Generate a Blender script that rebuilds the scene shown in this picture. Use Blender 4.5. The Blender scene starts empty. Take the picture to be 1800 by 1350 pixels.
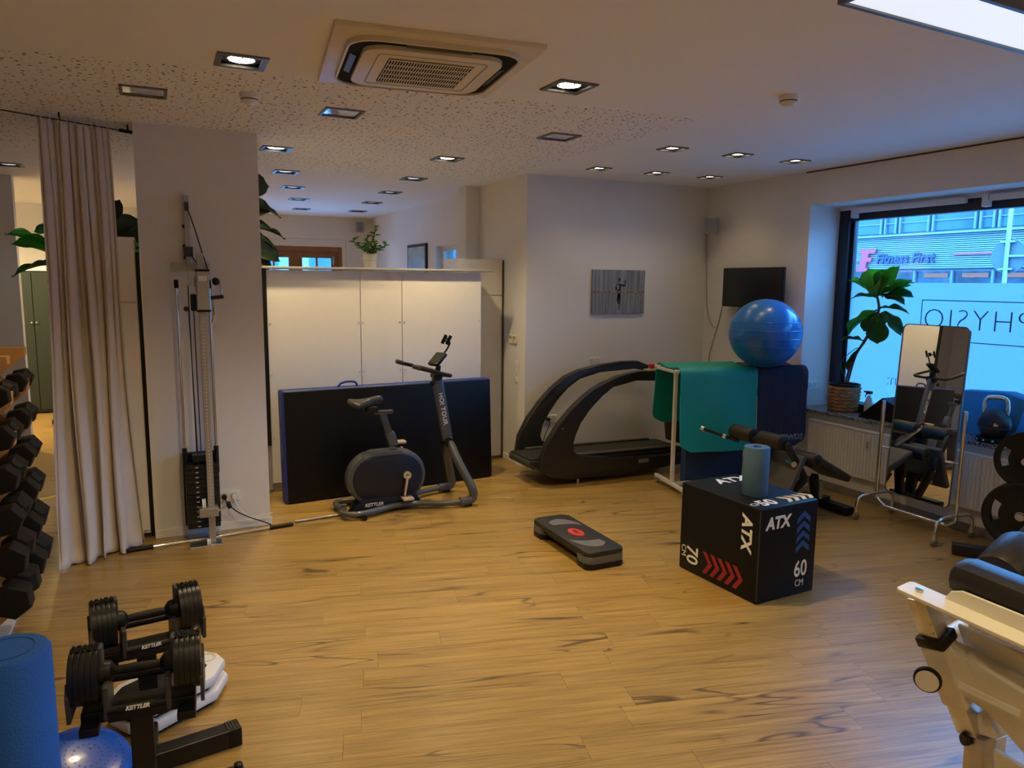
import bpy, bmesh, math, random
from mathutils import Vector, Matrix, Euler
scene = bpy.context.scene
COL = scene.collection
R = math.radians
PI = math.pi

# ------------------------------------------------------------------ camera
CAM_H, F_PX = 1.92, 1307.24
YAW, PIT, ROLL = R(25.7045), R(7.7454), R(0.5502)
_f = Vector((math.sin(YAW) * math.cos(PIT), math.cos(YAW) * math.cos(PIT), -math.sin(PIT)))
_r = Vector((math.cos(YAW), -math.sin(YAW), 0))
_u = _r.cross(_f)
_r, _u = _r * math.cos(ROLL) + _u * math.sin(ROLL), _u * math.cos(ROLL) - _r * math.sin(ROLL)
CAM_P = Vector((0, 0, CAM_H))
cam = bpy.data.cameras.new('camera')
cam.sensor_width = 36
cam.lens = F_PX / 1800 * 36
cam.clip_start = 0.05
cam.clip_end = 200
cam_o = bpy.data.objects.new('camera', cam)
cam_o.matrix_world = Matrix(((_r.x, _u.x, -_f.x, 0), (_r.y, _u.y, -_f.y, 0), (_r.z, _u.z, -_f.z, CAM_H), (0, 0, 0, 1)))
COL.objects.link(cam_o)
scene.camera = cam_o

# ------------------------------------------------------------------ daylight and exposure
world = bpy.data.worlds.new('overcast_sky')
scene.world = world
world.use_nodes = True
_wn = world.node_tree
_wn.nodes['Background'].inputs['Color'].default_value = (0.10, 0.42, 1.0, 1)
_wn.nodes['Background'].inputs['Strength'].default_value = 15.5
scene.view_settings.view_transform = 'Standard'
scene.view_settings.look = 'None'
scene.view_settings.exposure = 0.36
scene.view_settings.gamma = 1.0
scene.view_settings.use_curve_mapping = False
scene.cycles.max_bounces = 8
scene.cycles.use_adaptive_sampling = True
scene.cycles.adaptive_threshold = .025
scene.cycles.diffuse_bounces = 5
scene.cycles.glossy_bounces = 4
scene.cycles.transmission_bounces = 6
LAMP_COL = (1.0, 0.76, 0.40)
LAMP_W = 82.0

def portal(loc, rot, sx, sy):
    l = bpy.data.lights.new('window_daylight', 'AREA')
    l.shape = 'RECTANGLE'; l.size = sx; l.size_y = sy
    l.cycles.is_portal = True
    o = bpy.data.objects.new('window_daylight', l)
    o.location = loc; o.rotation_euler = rot
    COL.objects.link(o)
portal((6.30, 3.1, 1.71), (0, R(90), 0), 1.95, 4.5)      # the shop window: the light passes towards -x

# ------------------------------------------------------------------ helpers
def ray(px, py):
    return _f + _r * ((px - 900) / F_PX) - _u * ((py - 675) / F_PX)
def at(px, py, ax, v):
    """world point on the plane 'axis ax = v' that the photo shows at a pixel"""
    d = ray(px, py)
    return CAM_P + d * ((v - CAM_P[ax]) / d[ax])
def atd(px, py, dist):
    return CAM_P + ray(px, py) * dist

class B:
    def __init__(s):
        s.bm = bmesh.new()
    def box(s, c, size, rot=None, bev=0, seg=2):
        m = Matrix.Translation(Vector(c))
        if rot is not None:
            m = m @ (rot.to_4x4() if isinstance(rot, Matrix) else Euler(rot).to_matrix().to_4x4())
        m = m @ Matrix.Diagonal((*size, 1))
        g = bmesh.ops.create_cube(s.bm, size=1, matrix=m)
        if bev:
            es = list({e for v in g['verts'] for e in v.link_edges})
            bmesh.ops.bevel(s.bm, geom=es, offset=bev, segments=seg, profile=0.5, affect='EDGES')
        return s
    def span(s, a, b, w, h, bev=0, up=(0, 0, 1)):
        """a square bar from a to b, w wide, h high"""
        a, b = Vector(a), Vector(b); d = b - a; L = d.length; d.normalize()
        up = Vector(up)
        if abs(d.dot(up)) > .97: up = Vector((0, 1, 0))
        y = up.cross(d).normalized(); z = d.cross(y)
        m = Matrix((d, y, z)).transposed()
        return s.box((a + b) / 2, (L, w, h), m, bev)
    def cyl(s, p0, p1, r, r2=None, n=16, bev=0):
        p0, p1 = Vector(p0), Vector(p1); d = p1 - p0
        m = Matrix.Translation((p0 + p1) / 2) @ d.to_track_quat('Z', 'Y').to_matrix().to_4x4()
        g = bmesh.ops.create_cone(s.bm, cap_ends=True, segments=n, radius1=r, radius2=r if r2 is None else r2, depth=d.length, matrix=m)
        if bev:
            fs = {f for v in g['verts'] for f in v.link_faces if len(f.verts) > 4}
            es = list({e for f in fs for e in f.edges})
            bmesh.ops.bevel(s.bm, geom=es, offset=bev, segments=2, profile=0.5, affect='EDGES')
        return s
    def tube(s, pts, r, n=10, closed=False, smooth=0):
        pts = [Vector(p) for p in pts]
        if smooth:
            pts = catmull(pts, smooth, closed)
        rings = []; prev = None; N = len(pts)
        for i, p in enumerate(pts):
            if closed: t = pts[(i + 1) % N] - pts[i - 1]
            else: t = pts[min(i + 1, N - 1)] - pts[max(i - 1, 0)]
            t.normalize()
            if prev is None:
                a = Vector((0, 0, 1)) if abs(t.z) < .9 else Vector((1, 0, 0))
                prev = (a - t * a.dot(t)).normalized()
            else:
                prev = (prev - t * prev.dot(t)).normalized()
            q = t.cross(prev)
            rr = r[i] if isinstance(r, (list, tuple)) else r
            rings.append([s.bm.verts.new(p + (prev * math.cos(2 * PI * k / n) + q * math.sin(2 * PI * k / n)) * rr) for k in range(n)])
        for i in range(N if closed else N - 1):
            a, b = rings[i], rings[(i + 1) % N]
            for k in range(n):
                s.bm.faces.new((a[k], a[(k + 1) % n], b[(k + 1) % n], b[k]))
        if not closed:
            s.bm.faces.new(rings[0][::-1]); s.bm.faces.new(rings[-1])
        return s
    def lathe(s, prof, n=24, m=None, caps=True):
        m = m or Matrix()
        rings = []
        for r, z in prof:
            rings.append([s.bm.verts.new(m @ Vector((r * math.cos(2 * PI * k / n), r * math.sin(2 * PI * k / n), z))) for k in range(n)])
        for a, b in zip(rings, rings[1:]):
            for k in range(n):
                s.bm.faces.new((a[k], a[(k + 1) % n], b[(k + 1) % n], b[k]))
        if caps:
            s.bm.faces.new(rings[0][::-1]); s.bm.faces.new(rings[-1])
        return s
    def prism(s, poly, h, m=None, bev=0):
        m = m or Matrix()
        a = [s.bm.verts.new(m @ Vector((x, y, 0))) for x, y in poly]
        b = [s.bm.verts.new(m @ Vector((x, y, h))) for x, y in poly]
        n = len(poly)
        fs = [s.bm.faces.new(a[::-1]), s.bm.faces.new(b)]
        for k in range(n):
            fs.append(s.bm.faces.new((a[k], a[(k + 1) % n], b[(k + 1) % n], b[k])))
        if bev:
            es = list(set(fs[0].edges) | set(fs[1].edges))
            bmesh.ops.bevel(s.bm, geom=es, offset=bev, segments=2, profile=0.5, affect='EDGES')
        return s
    def ball(s, c, r, sc=(1, 1, 1), n=24):
        m = Matrix.Translation(Vector(c)) @ Matrix.Diagonal((*sc, 1))
        bmesh.ops.create_uvsphere(s.bm, u_segments=n, v_segments=max(6, n // 2), radius=r, matrix=m)
        return s
    def grid(s, fn, nu, nv, wrap=False):
        v = [[s.bm.verts.new(fn(i / nu, j / nv)) for j in range(nv + 1)] for i in range(nu if wrap else nu + 1)]
        for i in range(nu):
            for j in range(nv):
                a, b = v[i], v[(i + 1) % len(v)]
                s.bm.faces.new((a[j], b[j], b[j + 1], a[j + 1]))
        return s
    def poly(s, pts):
        s.bm.faces.new([s.bm.verts.new(Vector(p)) for p in pts]); return s
    def mesh(s, name, mat, smooth=True, ang=35):
        bmesh.ops.recalc_face_normals(s.bm, faces=s.bm.faces)
        me = bpy.data.meshes.new(name)
        s.bm.to_mesh(me); s.bm.free()
        if mat: me.materials.append(mat)
        if smooth:
            me.polygons.foreach_set('use_smooth', [True] * len(me.polygons))
            me.set_sharp_from_angle(angle=R(ang))
        return me
    def obj(s, name, mat, parent=None, smooth=True, ang=35, label=None):
        o = bpy.data.objects.new(name, s.mesh(name, mat, smooth, ang))
        COL.objects.link(o)
        if parent: o.parent = parent
        if label: o['label'] = label
        return o

def catmull(pts, k, closed=False):
    out = []; N = len(pts)
    for i in range(N if closed else N - 1):
        if closed: p0, p1, p2, p3 = pts[i - 1], pts[i], pts[(i + 1) % N], pts[(i + 2) % N]
        else: p0, p1, p2, p3 = pts[max(i - 1, 0)], pts[i], pts[i + 1], pts[min(i + 2, N - 1)]
        for j in range(k):
            t = j / k
            out.append(.5 * ((2 * p1) + (p2 - p0) * t + (2 * p0 - 5 * p1 + 4 * p2 - p3) * t * t + (3 * p1 - p0 - 3 * p2 + p3) * t ** 3))
    if not closed: out.append(pts[-1])
    return out

def thing(name, label, cat, loc=(0, 0, 0), rz=0, group=None, rot=None):
    o = bpy.data.objects.new(name, None)
    COL.objects.link(o)
    o.empty_display_size = .1
    o.location = loc
    o.rotation_euler = rot if rot else (0, 0, rz)
    o['label'] = label; o['category'] = cat
    if group: o['group'] = group
    return o
def tag(o, label, cat, group=None, loc=None, rz=None):
    o['label'] = label; o['category'] = cat
    if group: o['group'] = group
    if loc is not None: o.location = loc
    if rz is not None: o.rotation_euler = (0, 0, rz)
    return o
def struct(o, label=None):
    o['kind'] = 'structure'
    if label: o['label'] = label
    return o
def dup(o, loc=None, rot=None, label=None, parent=None):
    c = o.copy(); COL.objects.link(c)
    c.parent = parent
    if loc is not None: c.location = loc
    if rot is not None: c.rotation_euler = rot
    if label: c['label'] = label
    for ch in list(o.children):
        d = dup(ch, parent=c)
    return c
def piece(o, name, parent, loc, rot=(0, 0, 0), sc=(1, 1, 1)):
    """another piece with the same mesh"""
    c = bpy.data.objects.new(name, o.data); COL.objects.link(c)
    c.parent = parent; c.location = loc; c.rotation_euler = rot; c.scale = sc
    return c
def text(name, s, size, mat, parent, m, ext=.0012, off=0.0, shear=0, space=1.0, align='CENTER', sx=1.0):
    cu = bpy.data.curves.new('t', 'FONT')
    cu.body = s; cu.size = size; cu.extrude = ext; cu.offset = off; cu.shear = shear
    cu.space_character = space; cu.align_x = align; cu.align_y = 'CENTER'; cu.resolution_u = 3
    t = bpy.data.objects.new('t', cu); COL.objects.link(t)
    dg = bpy.context.evaluated_depsgraph_get(); dg.update()
    me = bpy.data.meshes.new_from_object(t.evaluated_get(dg))
    bpy.data.objects.remove(t); bpy.data.curves.remove(cu)
    me.name = name
    me.transform(Matrix.Diagonal((sx, 1, 1, 1)))
    me.materials.clear(); me.materials.append(mat)
    o = bpy.data.objects.new(name, me); COL.objects.link(o)
    o.parent = parent
    o.matrix_local = m
    return o
def frame(o, x, y):
    """matrix with origin o, X along x, Y along y (for flat prints)"""
    x = Vector(x).normalized(); y = Vector(y).normalized(); z = x.cross(y).normalized(); y = z.cross(x)
    m = Matrix((x, y, z)).transposed().to_4x4(); m.translation = Vector(o)
    return m

# ------------------------------------------------------------------ materials
MATS = {}
def P(name, col, rough=.5, *a_, transl=0, **k_):
    m = P0_(name, col, rough, *a_, **k_)
    if transl and 'Translucent BSDF' not in m.node_tree.nodes:
        nt = m.node_tree; N = nt.nodes; L = nt.links; b = N['Principled BSDF']
        t = N.new('ShaderNodeBsdfTranslucent'); t.inputs[0].default_value = (min(1, col[0] * 2.2), min(1, col[1] * 2.2), col[2] * 1.2, 1)
        mx = N.new('ShaderNodeMixShader'); mx.inputs[0].default_value = transl
        L.new(b.outputs[0], mx.inputs[1]); L.new(t.outputs[0], mx.inputs[2]); L.new(mx.outputs[0], N['Material Output'].inputs[0])
    return m
def P0_(name, col, rough=.5, metal=0, bump=0, bscale=60, vary=0, vscale=8, coat=0, trans=0, spec=.5, sheen=0, sss=0):
    if name in MATS: return MATS[name]
    m = bpy.data.materials.new(name); m.use_nodes = True
    nt = m.node_tree; N = nt.nodes; L = nt.links; b = N['Principled BSDF']
    b.inputs['Base Color'].default_value = (*col, 1)
    b.inputs['Roughness'].default_value = rough
    b.inputs['Metallic'].default_value = metal
    b.inputs['Specular IOR Level'].default_value = spec
    if coat: b.inputs['Coat Weight'].default_value = coat; b.inputs['Coat Roughness'].default_value = .1
    if trans: b.inputs['Transmission Weight'].default_value = trans
    if sheen: b.inputs['Sheen Weight'].default_value = sheen
    tc = N.new('ShaderNodeTexCoord')
    no = N.new('ShaderNodeTexNoise'); no.inputs['Scale'].default_value = vscale; no.inputs['Detail'].default_value = 4
    L.new(tc.outputs['Object'], no.inputs['Vector'])
    v = vary or .04
    mx = N.new('ShaderNodeMix'); mx.data_type = 'RGBA'; mx.blend_type = 'MULTIPLY'; mx.inputs['Factor'].default_value = 1
    rp = N.new('ShaderNodeMapRange'); rp.inputs['From Min'].default_value = .3; rp.inputs['From Max'].default_value = .7
    rp.inputs['To Min'].default_value = 1 - v; rp.inputs['To Max'].default_value = 1 + v
    L.new(no.outputs['Fac'], rp.inputs['Value'])
    mx.inputs[6].default_value = (*col, 1)
    L.new(rp.outputs['Result'], mx.inputs[7]); L.new(mx.outputs[2], b.inputs['Base Color'])
    if bump:
        n2 = N.new('ShaderNodeTexNoise'); n2.inputs['Scale'].default_value = bscale; n2.inputs['Detail'].default_value = 3
        L.new(tc.outputs['Object'], n2.inputs['Vector'])
        bp = N.new('ShaderNodeBump'); bp.inputs['Strength'].default_value = bump; bp.inputs['Distance'].default_value = .01
        L.new(n2.outputs['Fac'], bp.inputs['Height']); L.new(bp.outputs['Normal'], b.inputs['Normal'])
    MATS[name] = m
    return m
def emit(name, col, s):
    if name in MATS: return MATS[name]
    m = bpy.data.materials.new(name); m.use_nodes = True
    b = m.node_tree.nodes['Principled BSDF']
    b.inputs['Base Color'].default_value = (*col, 1)
    b.inputs['Emission Color'].default_value = (*col, 1); b.inputs['Emission Strength'].default_value = s
    MATS[name] = m
    return m

WALL = P('wall_paint', (.74, .72, .69), .85, bump=.06, bscale=180, vary=.015, vscale=1.5)
WHITE = P('white_laminate', (.80, .78, .74), .45, vary=.015)
WHITE_P = P('white_plastic', (.75, .74, .70), .35)
CREAM = P('cream_plastic', (.72, .66, .50), .4)
MACH = P('cream_white_paint', (.72, .68, .57), .35, coat=.2)
BLACK = P('black_plastic', (.007, .007, .0075), .42, spec=.3)
BLACK_S = P('black_satin_steel', (.009, .009, .0095), .36, spec=.4, bump=.05, bscale=300)
RUBBER = P('black_rubber', (.008, .008, .0095), .5, spec=.3, bump=.15, bscale=250)
VINYL = P('black_vinyl', (.0055, .006, .0075), .42, bump=.08, bscale=220, spec=.2)
LEATHER = P('black_leatherette', (.020, .0175, .016), .42, spec=.4, bump=.12, bscale=260)
CHROME = P('chrome', (.82, .82, .84), .12, metal=1)
STEEL = P('brushed_steel', (.62, .62, .64), .32, metal=1, vary=.08, vscale=30)
ALU = P('grey_aluminium', (.36, .35, .34), .38, metal=.85, vary=.06)
GREY = P('grey_plastic', (.25, .25, .26), .5)
DGREY = P('dark_grey_plastic', (.045, .045, .05), .45)
BIKEG = P('anthracite_paint', (.07, .075, .085), .38, coat=.2)
NAVYSH = P('navy_black_plastic', (.010, .013, .026), .36, spec=.35)
NAVY = P('navy_foam', (.012, .028, .075), .6, bump=.1, bscale=200)
TEAL = P('teal_foam', (.004, .30, .27), .45, bump=.06, bscale=300, vary=.06, vscale=3)
BLUE = P('blue_foam', (.007, .10, .46), .7, bump=.3, bscale=160)
BLUEV = P('blue_vinyl', (.012, .035, .26), .45, bump=.08)
BALLB = P('blue_ball_vinyl', (.012, .16, .55), .28, coat=.2)
DISCB = P('blue_disc_rubber', (.006, .09, .50), .3, coat=.3)
GREYBLUE = P('slate_blue_foam', (.055, .12, .20), .7, bump=.3, bscale=200)
RED = P('red_print', (.30, .012, .012), .5)
BLUEPR = P('blue_print', (.014, .075, .26), .5)
GOLDPR = P('gold_print', (.75, .55, .22), .5)
WHITEPR = P('white_print', (.78, .76, .72), .5)
ORANGE = P('orange_print', (.75, .25, .02), .6)
WICKER = P('woven_rattan', (.33, .18, .08), .7, bump=.5, bscale=60, vary=.35, vscale=22)
LEAF = P('leaf_green', (.055, .21, .035), .4, vary=.3, vscale=6, transl=.5)
LEAF_D = P('leaf_dark', (.028, .115, .028), .42, vary=.3, vscale=6, transl=.45)
LEAF_L = P('leaf_light', (.10, .32, .05), .4, vary=.25, vscale=6, transl=.5)
LEAF_BACKLIT = P('leaf_backlit_shade', (.010, .026, .008), .45, vary=.3, vscale=6)  # backlit shade of the leaves put into the colour
STEM = P('stem_brown', (.09, .055, .03), .8)
SOIL = P('potting_soil', (.03, .02, .014), .95, bump=.5)
WOODP = P('beech_plywood', (.62, .33, .09), .5, vary=.12, vscale=9)
WOODD = P('oak_door', (.26, .12, .04), .5, vary=.2, vscale=5)
GREENC = P('green_cabinet', (.016, .026, .019), .5)
CLOTH = P('linen_curtain', (.66, .58, .50), .9, bump=.12, bscale=400, vary=.03, sheen=.2)
MIRROR = P('mirror_glass', (.86, .88, .87), .0, metal=1, vary=.001)
SCREEN = P('screen_black', (.006, .006, .007), .25)
TAPE = P('yellow_tape', (.6, .5, .06), .6)
FRAMEW = P('window_frame_black', (.012, .016, .024), .4)
# ------------------------------------------------------------------ shell dimensions (metres)
ZC = 3.0                      # ceiling
XW, XWO = 5.72, 6.22          # window wall, inner and outer face
YB = 6.80                     # wall behind the treadmill
XL, YF, YR = -3.5, -3.0, 13.0

def nodes_mat(name):
    m = bpy.data.materials.new(name); m.use_nodes = True
    return m, m.node_tree, m.node_tree.nodes, m.node_tree.links, m.node_tree.nodes['Principled BSDF']
def mnode(N, L, op, a, b=None, clamp=False):
    n = N.new('ShaderNodeMath'); n.operation = op; n.use_clamp = clamp
    for i, v in enumerate((a, b)):
        if v is None: continue
        if isinstance(v, (int, float)): n.inputs[i].default_value = v
        else: L.new(v, n.inputs[i])
    return n.outputs[0]

# ---- floor planks
PLANK_A = math.atan2(-.254, .967)
def plank_material():
    m, nt, N, L, b = nodes_mat('oak_vinyl_planks')
    g = N.new('ShaderNodeNewGeometry'); oi = N.new('ShaderNodeObjectInfo')
    rnd = mnode(N, L, 'FRACT', mnode(N, L, 'ADD', g.outputs['Random Per Island'], oi.outputs['Random']))
    mp = N.new('ShaderNodeMapping'); mp.vector_type = 'POINT'; mp.inputs['Rotation'].default_value = (0, 0, -PLANK_A)
    L.new(g.outputs['Position'], mp.inputs['Vector'])
    off = N.new('ShaderNodeCombineXYZ')
    L.new(mnode(N, L, 'MULTIPLY', rnd, 37.0), off.inputs[0]); L.new(mnode(N, L, 'MULTIPLY', rnd, 91.0), off.inputs[2])
    ad = N.new('ShaderNodeVectorMath'); ad.operation = 'ADD'
    L.new(mp.outputs[0], ad.inputs[0]); L.new(off.outputs[0], ad.inputs[1])
    def noise(sx, sy, det, rough=.6, dist=0):
        s = N.new('ShaderNodeVectorMath'); s.operation = 'MULTIPLY'; s.inputs[1].default_value = (sx, sy, 1)
        L.new(ad.outputs[0], s.inputs[0])
        n = N.new('ShaderNodeTexNoise'); n.inputs['Scale'].default_value = 1; n.inputs['Detail'].default_value = det
        n.inputs['Roughness'].default_value = rough; n.inputs['Distortion'].default_value = dist
        L.new(s.outputs[0], n.inputs['Vector']); return n.outputs['Fac']
    fine = noise(1.7, 70, 7, .72); fine2 = noise(4.0, 230, 4, .7); broad = noise(.9, 14, 3, dist=.6); wav = noise(.75, 5.5, 1.2, dist=.9)
    cr = N.new('ShaderNodeValToRGB')
    cr.color_ramp.elements[0].position = .33; cr.color_ramp.elements[0].color = (.11, .058, .015, 1)
    cr.color_ramp.elements[1].position = .66; cr.color_ramp.elements[1].color = (.53, .345, .100, 1)
    e = cr.color_ramp.elements.new(.5); e.color = (.35, .218, .062, 1)
    mixf = mnode(N, L, 'ADD', mnode(N, L, 'ADD', mnode(N, L, 'MULTIPLY', fine, .55), mnode(N, L, 'MULTIPLY', fine2, .25)), mnode(N, L, 'MULTIPLY', broad, .20))
    L.new(mixf, cr.inputs[0])
    # long dark cracks where the wavy noise crosses its middle, broken up by a second noise
    d = mnode(N, L, 'ABSOLUTE', mnode(N, L, 'SUBTRACT', wav, .5))
    line = mnode(N, L, 'SUBTRACT', 1.0, mnode(N, L, 'MULTIPLY', d, 52.0), True)
    gate = mnode(N, L, 'MULTIPLY', mnode(N, L, 'SUBTRACT', noise(1.3, 2.4, 2), .485), 10.0, True)
    crack = mnode(N, L, 'MULTIPLY', line, mnode(N, L, 'MULTIPLY', gate, .9))
    mx = N.new('ShaderNodeMix'); mx.data_type = 'RGBA'
    L.new(crack, mx.inputs['Factor']); L.new(cr.outputs[0], mx.inputs[6]); mx.inputs[7].default_value = (.045, .022, .010, 1)
    hs = N.new('ShaderNodeHueSaturation')
    L.new(mx.outputs[2], hs.inputs['Color'])
    L.new(mnode(N, L, 'ADD', mnode(N, L, 'MULTIPLY', rnd, .10), .95), hs.inputs['Value'])
    L.new(hs.outputs[0], b.inputs['Base Color'])
    L.new(mnode(N, L, 'ADD', mnode(N, L, 'MULTIPLY', fine, .25), .20), b.inputs['Roughness'])
    b.inputs['Coat Weight'].default_value = .35; b.inputs['Coat Roughness'].default_value = .28
    bp = N.new('ShaderNodeBump'); bp.inputs['Strength'].default_value = .10; bp.inputs['Distance'].default_value = .004
    L.new(fine, bp.inputs['Height']); L.new(bp.outputs[0], b.inputs['Normal'])
    return m
PLANK = plank_material()

def clip(poly, ax, v, keep_less):
    out = []
    for i in range(len(poly)):
        p, q = poly[i - 1], poly[i]
        pin = (p[ax] <= v) == keep_less or p[ax] == v; qin = (q[ax] <= v) == keep_less or q[ax] == v
        if pin != qin:
            t = (v - p[ax]) / (q[ax] - p[ax]); out.append((p[0] + (q[0] - p[0]) * t, p[1] + (q[1] - p[1]) * t))
        if qin: out.append(q)
    return out

floor = struct(B().box(((XL + XW) / 2, (YF + YR) / 2, -.06), (XW - XL + .3, YR - YF + .3, .09)).obj('floor', P('screed', (.05, .035, .02), .9), smooth=False), 'wood-look vinyl plank floor of the training room')
rng = random.Random(4)
PW, PL = .178, 1.24
ca, sa = math.cos(PLANK_A), math.sin(PLANK_A)
cand = []
for j in range(-60, 90):
    sh = rng.uniform(0, PL)
    for i in range(-10, 12):
        u0, u1, v0, v1 = i * PL + sh, (i + 1) * PL + sh - .0012, j * PW, (j + 1) * PW - .0012
        q = [(u * ca - v * sa, u * sa + v * ca) for u, v in ((u0, v0), (u1, v0), (u1, v1), (u0, v1))]
        if all(x > 3.8 and y > 7.0 for x, y in q): continue
        full = q
        for ax, v, less in ((0, XL - .02, False), (0, XW + .02, True), (1, YF - .02, False), (1, YR + .02, True)):
            q = clip(q, ax, v, less) if q else q
        if len(q) < 3: continue
        cx = sum(p[0] for p in q) / len(q); cy = sum(p[1] for p in q) / len(q)
        d = Vector((cx, cy, 0)) - CAM_P; zz = d.dot(_f)
        seen = zz > .5 and -250 < 900 + F_PX * d.dot(_r) / zz < 2050 and 675 - F_PX * d.dot(_u) / zz < 1560
        cand.append((0 if seen else 1, d.length, q, q == full, (u0, v0)))
cand.sort(key=lambda c: (c[0], c[1]))
plank_full = None
rest = B()
for k, (un, d, q, whole, (u0, v0)) in enumerate(cand):
    if k < 300 and not un:
        if whole:
            loc = (u0 * ca - v0 * sa, u0 * sa + v0 * ca, -.010)
            if plank_full is None:
                plank_full = B().prism([(0, 0), (PL - .0012, 0), (PL - .0012, PW - .0012), (0, PW - .0012)], .010).obj('plank', PLANK, floor, smooth=False)
                plank_full.location = loc; plank_full.rotation_euler = (0, 0, PLANK_A)
            else:
                piece(plank_full, 'plank', floor, loc, (0, 0, PLANK_A))
        else:
            B().prism(q, .010, Matrix.Translation((0, 0, -.010))).obj('plank', PLANK, floor, smooth=False)
    else:
        rest.prism(q, .010, Matrix.Translation((0, 0, -.010)))
_ro = rest.obj('plank', PLANK, floor, smooth=False); _ro['kind'] = 'stuff'

# ---- ceiling with recesses for the lamps
BIGL, SMALL = .24, .185
LIGHTS = [  # x, y, size, type
    (.455, 4.083, BIGL, 'lit'), (2.135, 3.745, BIGL, 'lit'), (.978, 6.566, BIGL, 'lit'), (2.404, 6.357, BIGL, 'lit'),
    (3.818, 5.006, SMALL, 'small'), (4.473, 4.979, SMALL, 'small'), (5.129, 4.982, SMALL, 'small'),
    (3.866, 6.177, SMALL, 'small'), (4.510, 6.150, SMALL, 'small'), (5.139, 6.109, SMALL, 'small'),
    (.01, 4.986, .25, 'glass'), (1.16, 4.991, .25, 'glass'), (2.78, 5.01, .25, 'glass'),
    (1.262, 7.895, BIGL, 'dim'), (1.536, 9.125, BIGL, 'dim'), (1.82, 10.40, BIGL, 'dim'), (2.097, 11.756, BIGL, 'dim'),
    (2.545, 7.729, BIGL, 'dim'), (2.676, 9.031, BIGL, 'dim'), (2.795, 10.314, BIGL, 'dim'), (2.933, 11.664, BIGL, 'dim'),
    (-1.184, 8.725, BIGL, 'dim'), (-.80, 10.9, BIGL, 'warm'), (-2.2, 11.3, BIGL, 'warm'),
    (.30, 1.5, BIGL, 'front'), (1.9, 1.2, BIGL, 'front'), (.2, -1.2, BIGL, 'front'), (2.0, -1.4, BIGL, 'front'), (3.6, -1.0, BIGL, 'front')]  # last three sit out of view, added to brighten pillar and ceiling
def ceiling_material():
    m, nt, N, L, b = nodes_mat('acoustic_plaster')
    g = N.new('ShaderNodeNewGeometry'); sp = N.new('ShaderNodeSeparateXYZ'); L.new(g.outputs['Position'], sp.inputs[0])
    x, y = sp.outputs[0], sp.outputs[1]
    wob = N.new('ShaderNodeTexNoise'); wob.inputs['Scale'].default_value = 7; L.new(g.outputs['Position'], wob.inputs['Vector'])
    w = mnode(N, L, 'MULTIPLY', mnode(N, L, 'SUBTRACT', wob.outputs['Fac'], .5), .18)
    a = mnode(N, L, 'GREATER_THAN', mnode(N, L, 'ADD', mnode(N, L, 'ADD', y, w), mnode(N, L, 'MULTIPLY', x, .09)), 4.34)
    c = mnode(N, L, 'LESS_THAN', mnode(N, L, 'ADD', x, w), 3.33)
    c2 = mnode(N, L, 'LESS_THAN', mnode(N, L, 'SUBTRACT', x, mnode(N, L, 'MULTIPLY', y, 1.0)), -.75)
    mask = mnode(N, L, 'MULTIPLY', mnode(N, L, 'MULTIPLY', a, c), c2)
    def holes(scale, r0, r1, off):
        s = N.new('ShaderNodeVectorMath'); s.operation = 'ADD'; s.inputs[1].default_value = off
        L.new(g.outputs['Position'], s.inputs[0])
        v = N.new('ShaderNodeTexVoronoi'); v.voronoi_dimensions = '2D'; v.inputs['Scale'].default_value = scale
        L.new(s.outputs[0], v.inputs['Vector'])
        cs = N.new('ShaderNodeSeparateColor'); L.new(v.outputs['Color'], cs.inputs[0])
        thr = mnode(N, L, 'ADD', mnode(N, L, 'MULTIPLY', cs.outputs[0], r1), r0)
        return mnode(N, L, 'LESS_THAN', v.outputs['Distance'], thr)
    h = mnode(N, L, 'MAXIMUM', holes(18, .02, .155, (0, 0, 0)), holes(23, -.06, .20, (3.3, 7.1, 0)))
    h = mnode(N, L, 'MULTIPLY', h, mask)
    h = mnode(N, L, 'MULTIPLY', h, mnode(N, L, 'MULTIPLY', mnode(N, L, 'SUBTRACT', 8.3, y), .9, True))
    mx = N.new('ShaderNodeMix'); mx.data_type = 'RGBA'; L.new(h, mx.inputs['Factor'])
    mx.inputs[6].default_value = (.88, .87, .85, 1); mx.inputs[7].default_value = (.085, .06, .04, 1)
    L.new(mx.outputs[2], b.inputs['Base Color']); b.inputs['Roughness'].default_value = .9
    bp = N.new('ShaderNodeBump'); bp.inputs['Strength'].default_value = .5; bp.inputs['Distance'].default_value = .01; bp.invert = True
    L.new(h, bp.inputs['Height']); L.new(bp.outputs[0], b.inputs['Normal'])
    return m
xs = sorted({XL - .1, XWO} | {round(l[0] + s * (l[2] / 2 - .012), 4) for l in LIGHTS for s in (-1, 1)})
ys = sorted({YF - .1, YR + .1} | {round(l[1] + s * (l[2] / 2 - .012), 4) for l in LIGHTS for s in (-1, 1)})
bc = B()
vv = {}
def cv(i, j):
    if (i, j) not in vv: vv[i, j] = bc.bm.verts.new((xs[i], ys[j], ZC))
    return vv[i, j]
for i in range(len(xs) - 1):
    for j in range(len(ys) - 1):
        cx, cy = (xs[i] + xs[i + 1]) / 2, (ys[j] + ys[j + 1]) / 2
        if any(abs(cx - l[0]) < l[2] / 2 - .012 and abs(cy - l[1]) < l[2] / 2 - .012 for l in LIGHTS): continue
        bc.bm.faces.new((cv(i, j), cv(i, j + 1), cv(i + 1, j + 1), cv(i + 1, j)))
ceiling = struct(bc.obj('ceiling', ceiling_material(), smooth=False), 'plaster ceiling with perforated acoustic field')
struct(B().box(((XL + XWO) / 2, (YF + YR) / 2, ZC + .2), (XWO - XL + .4, YR - YF + .4, .1)).obj('ceiling_slab', P('concrete', (.3, .3, .3), .9), ceiling, smooth=False))

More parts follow.
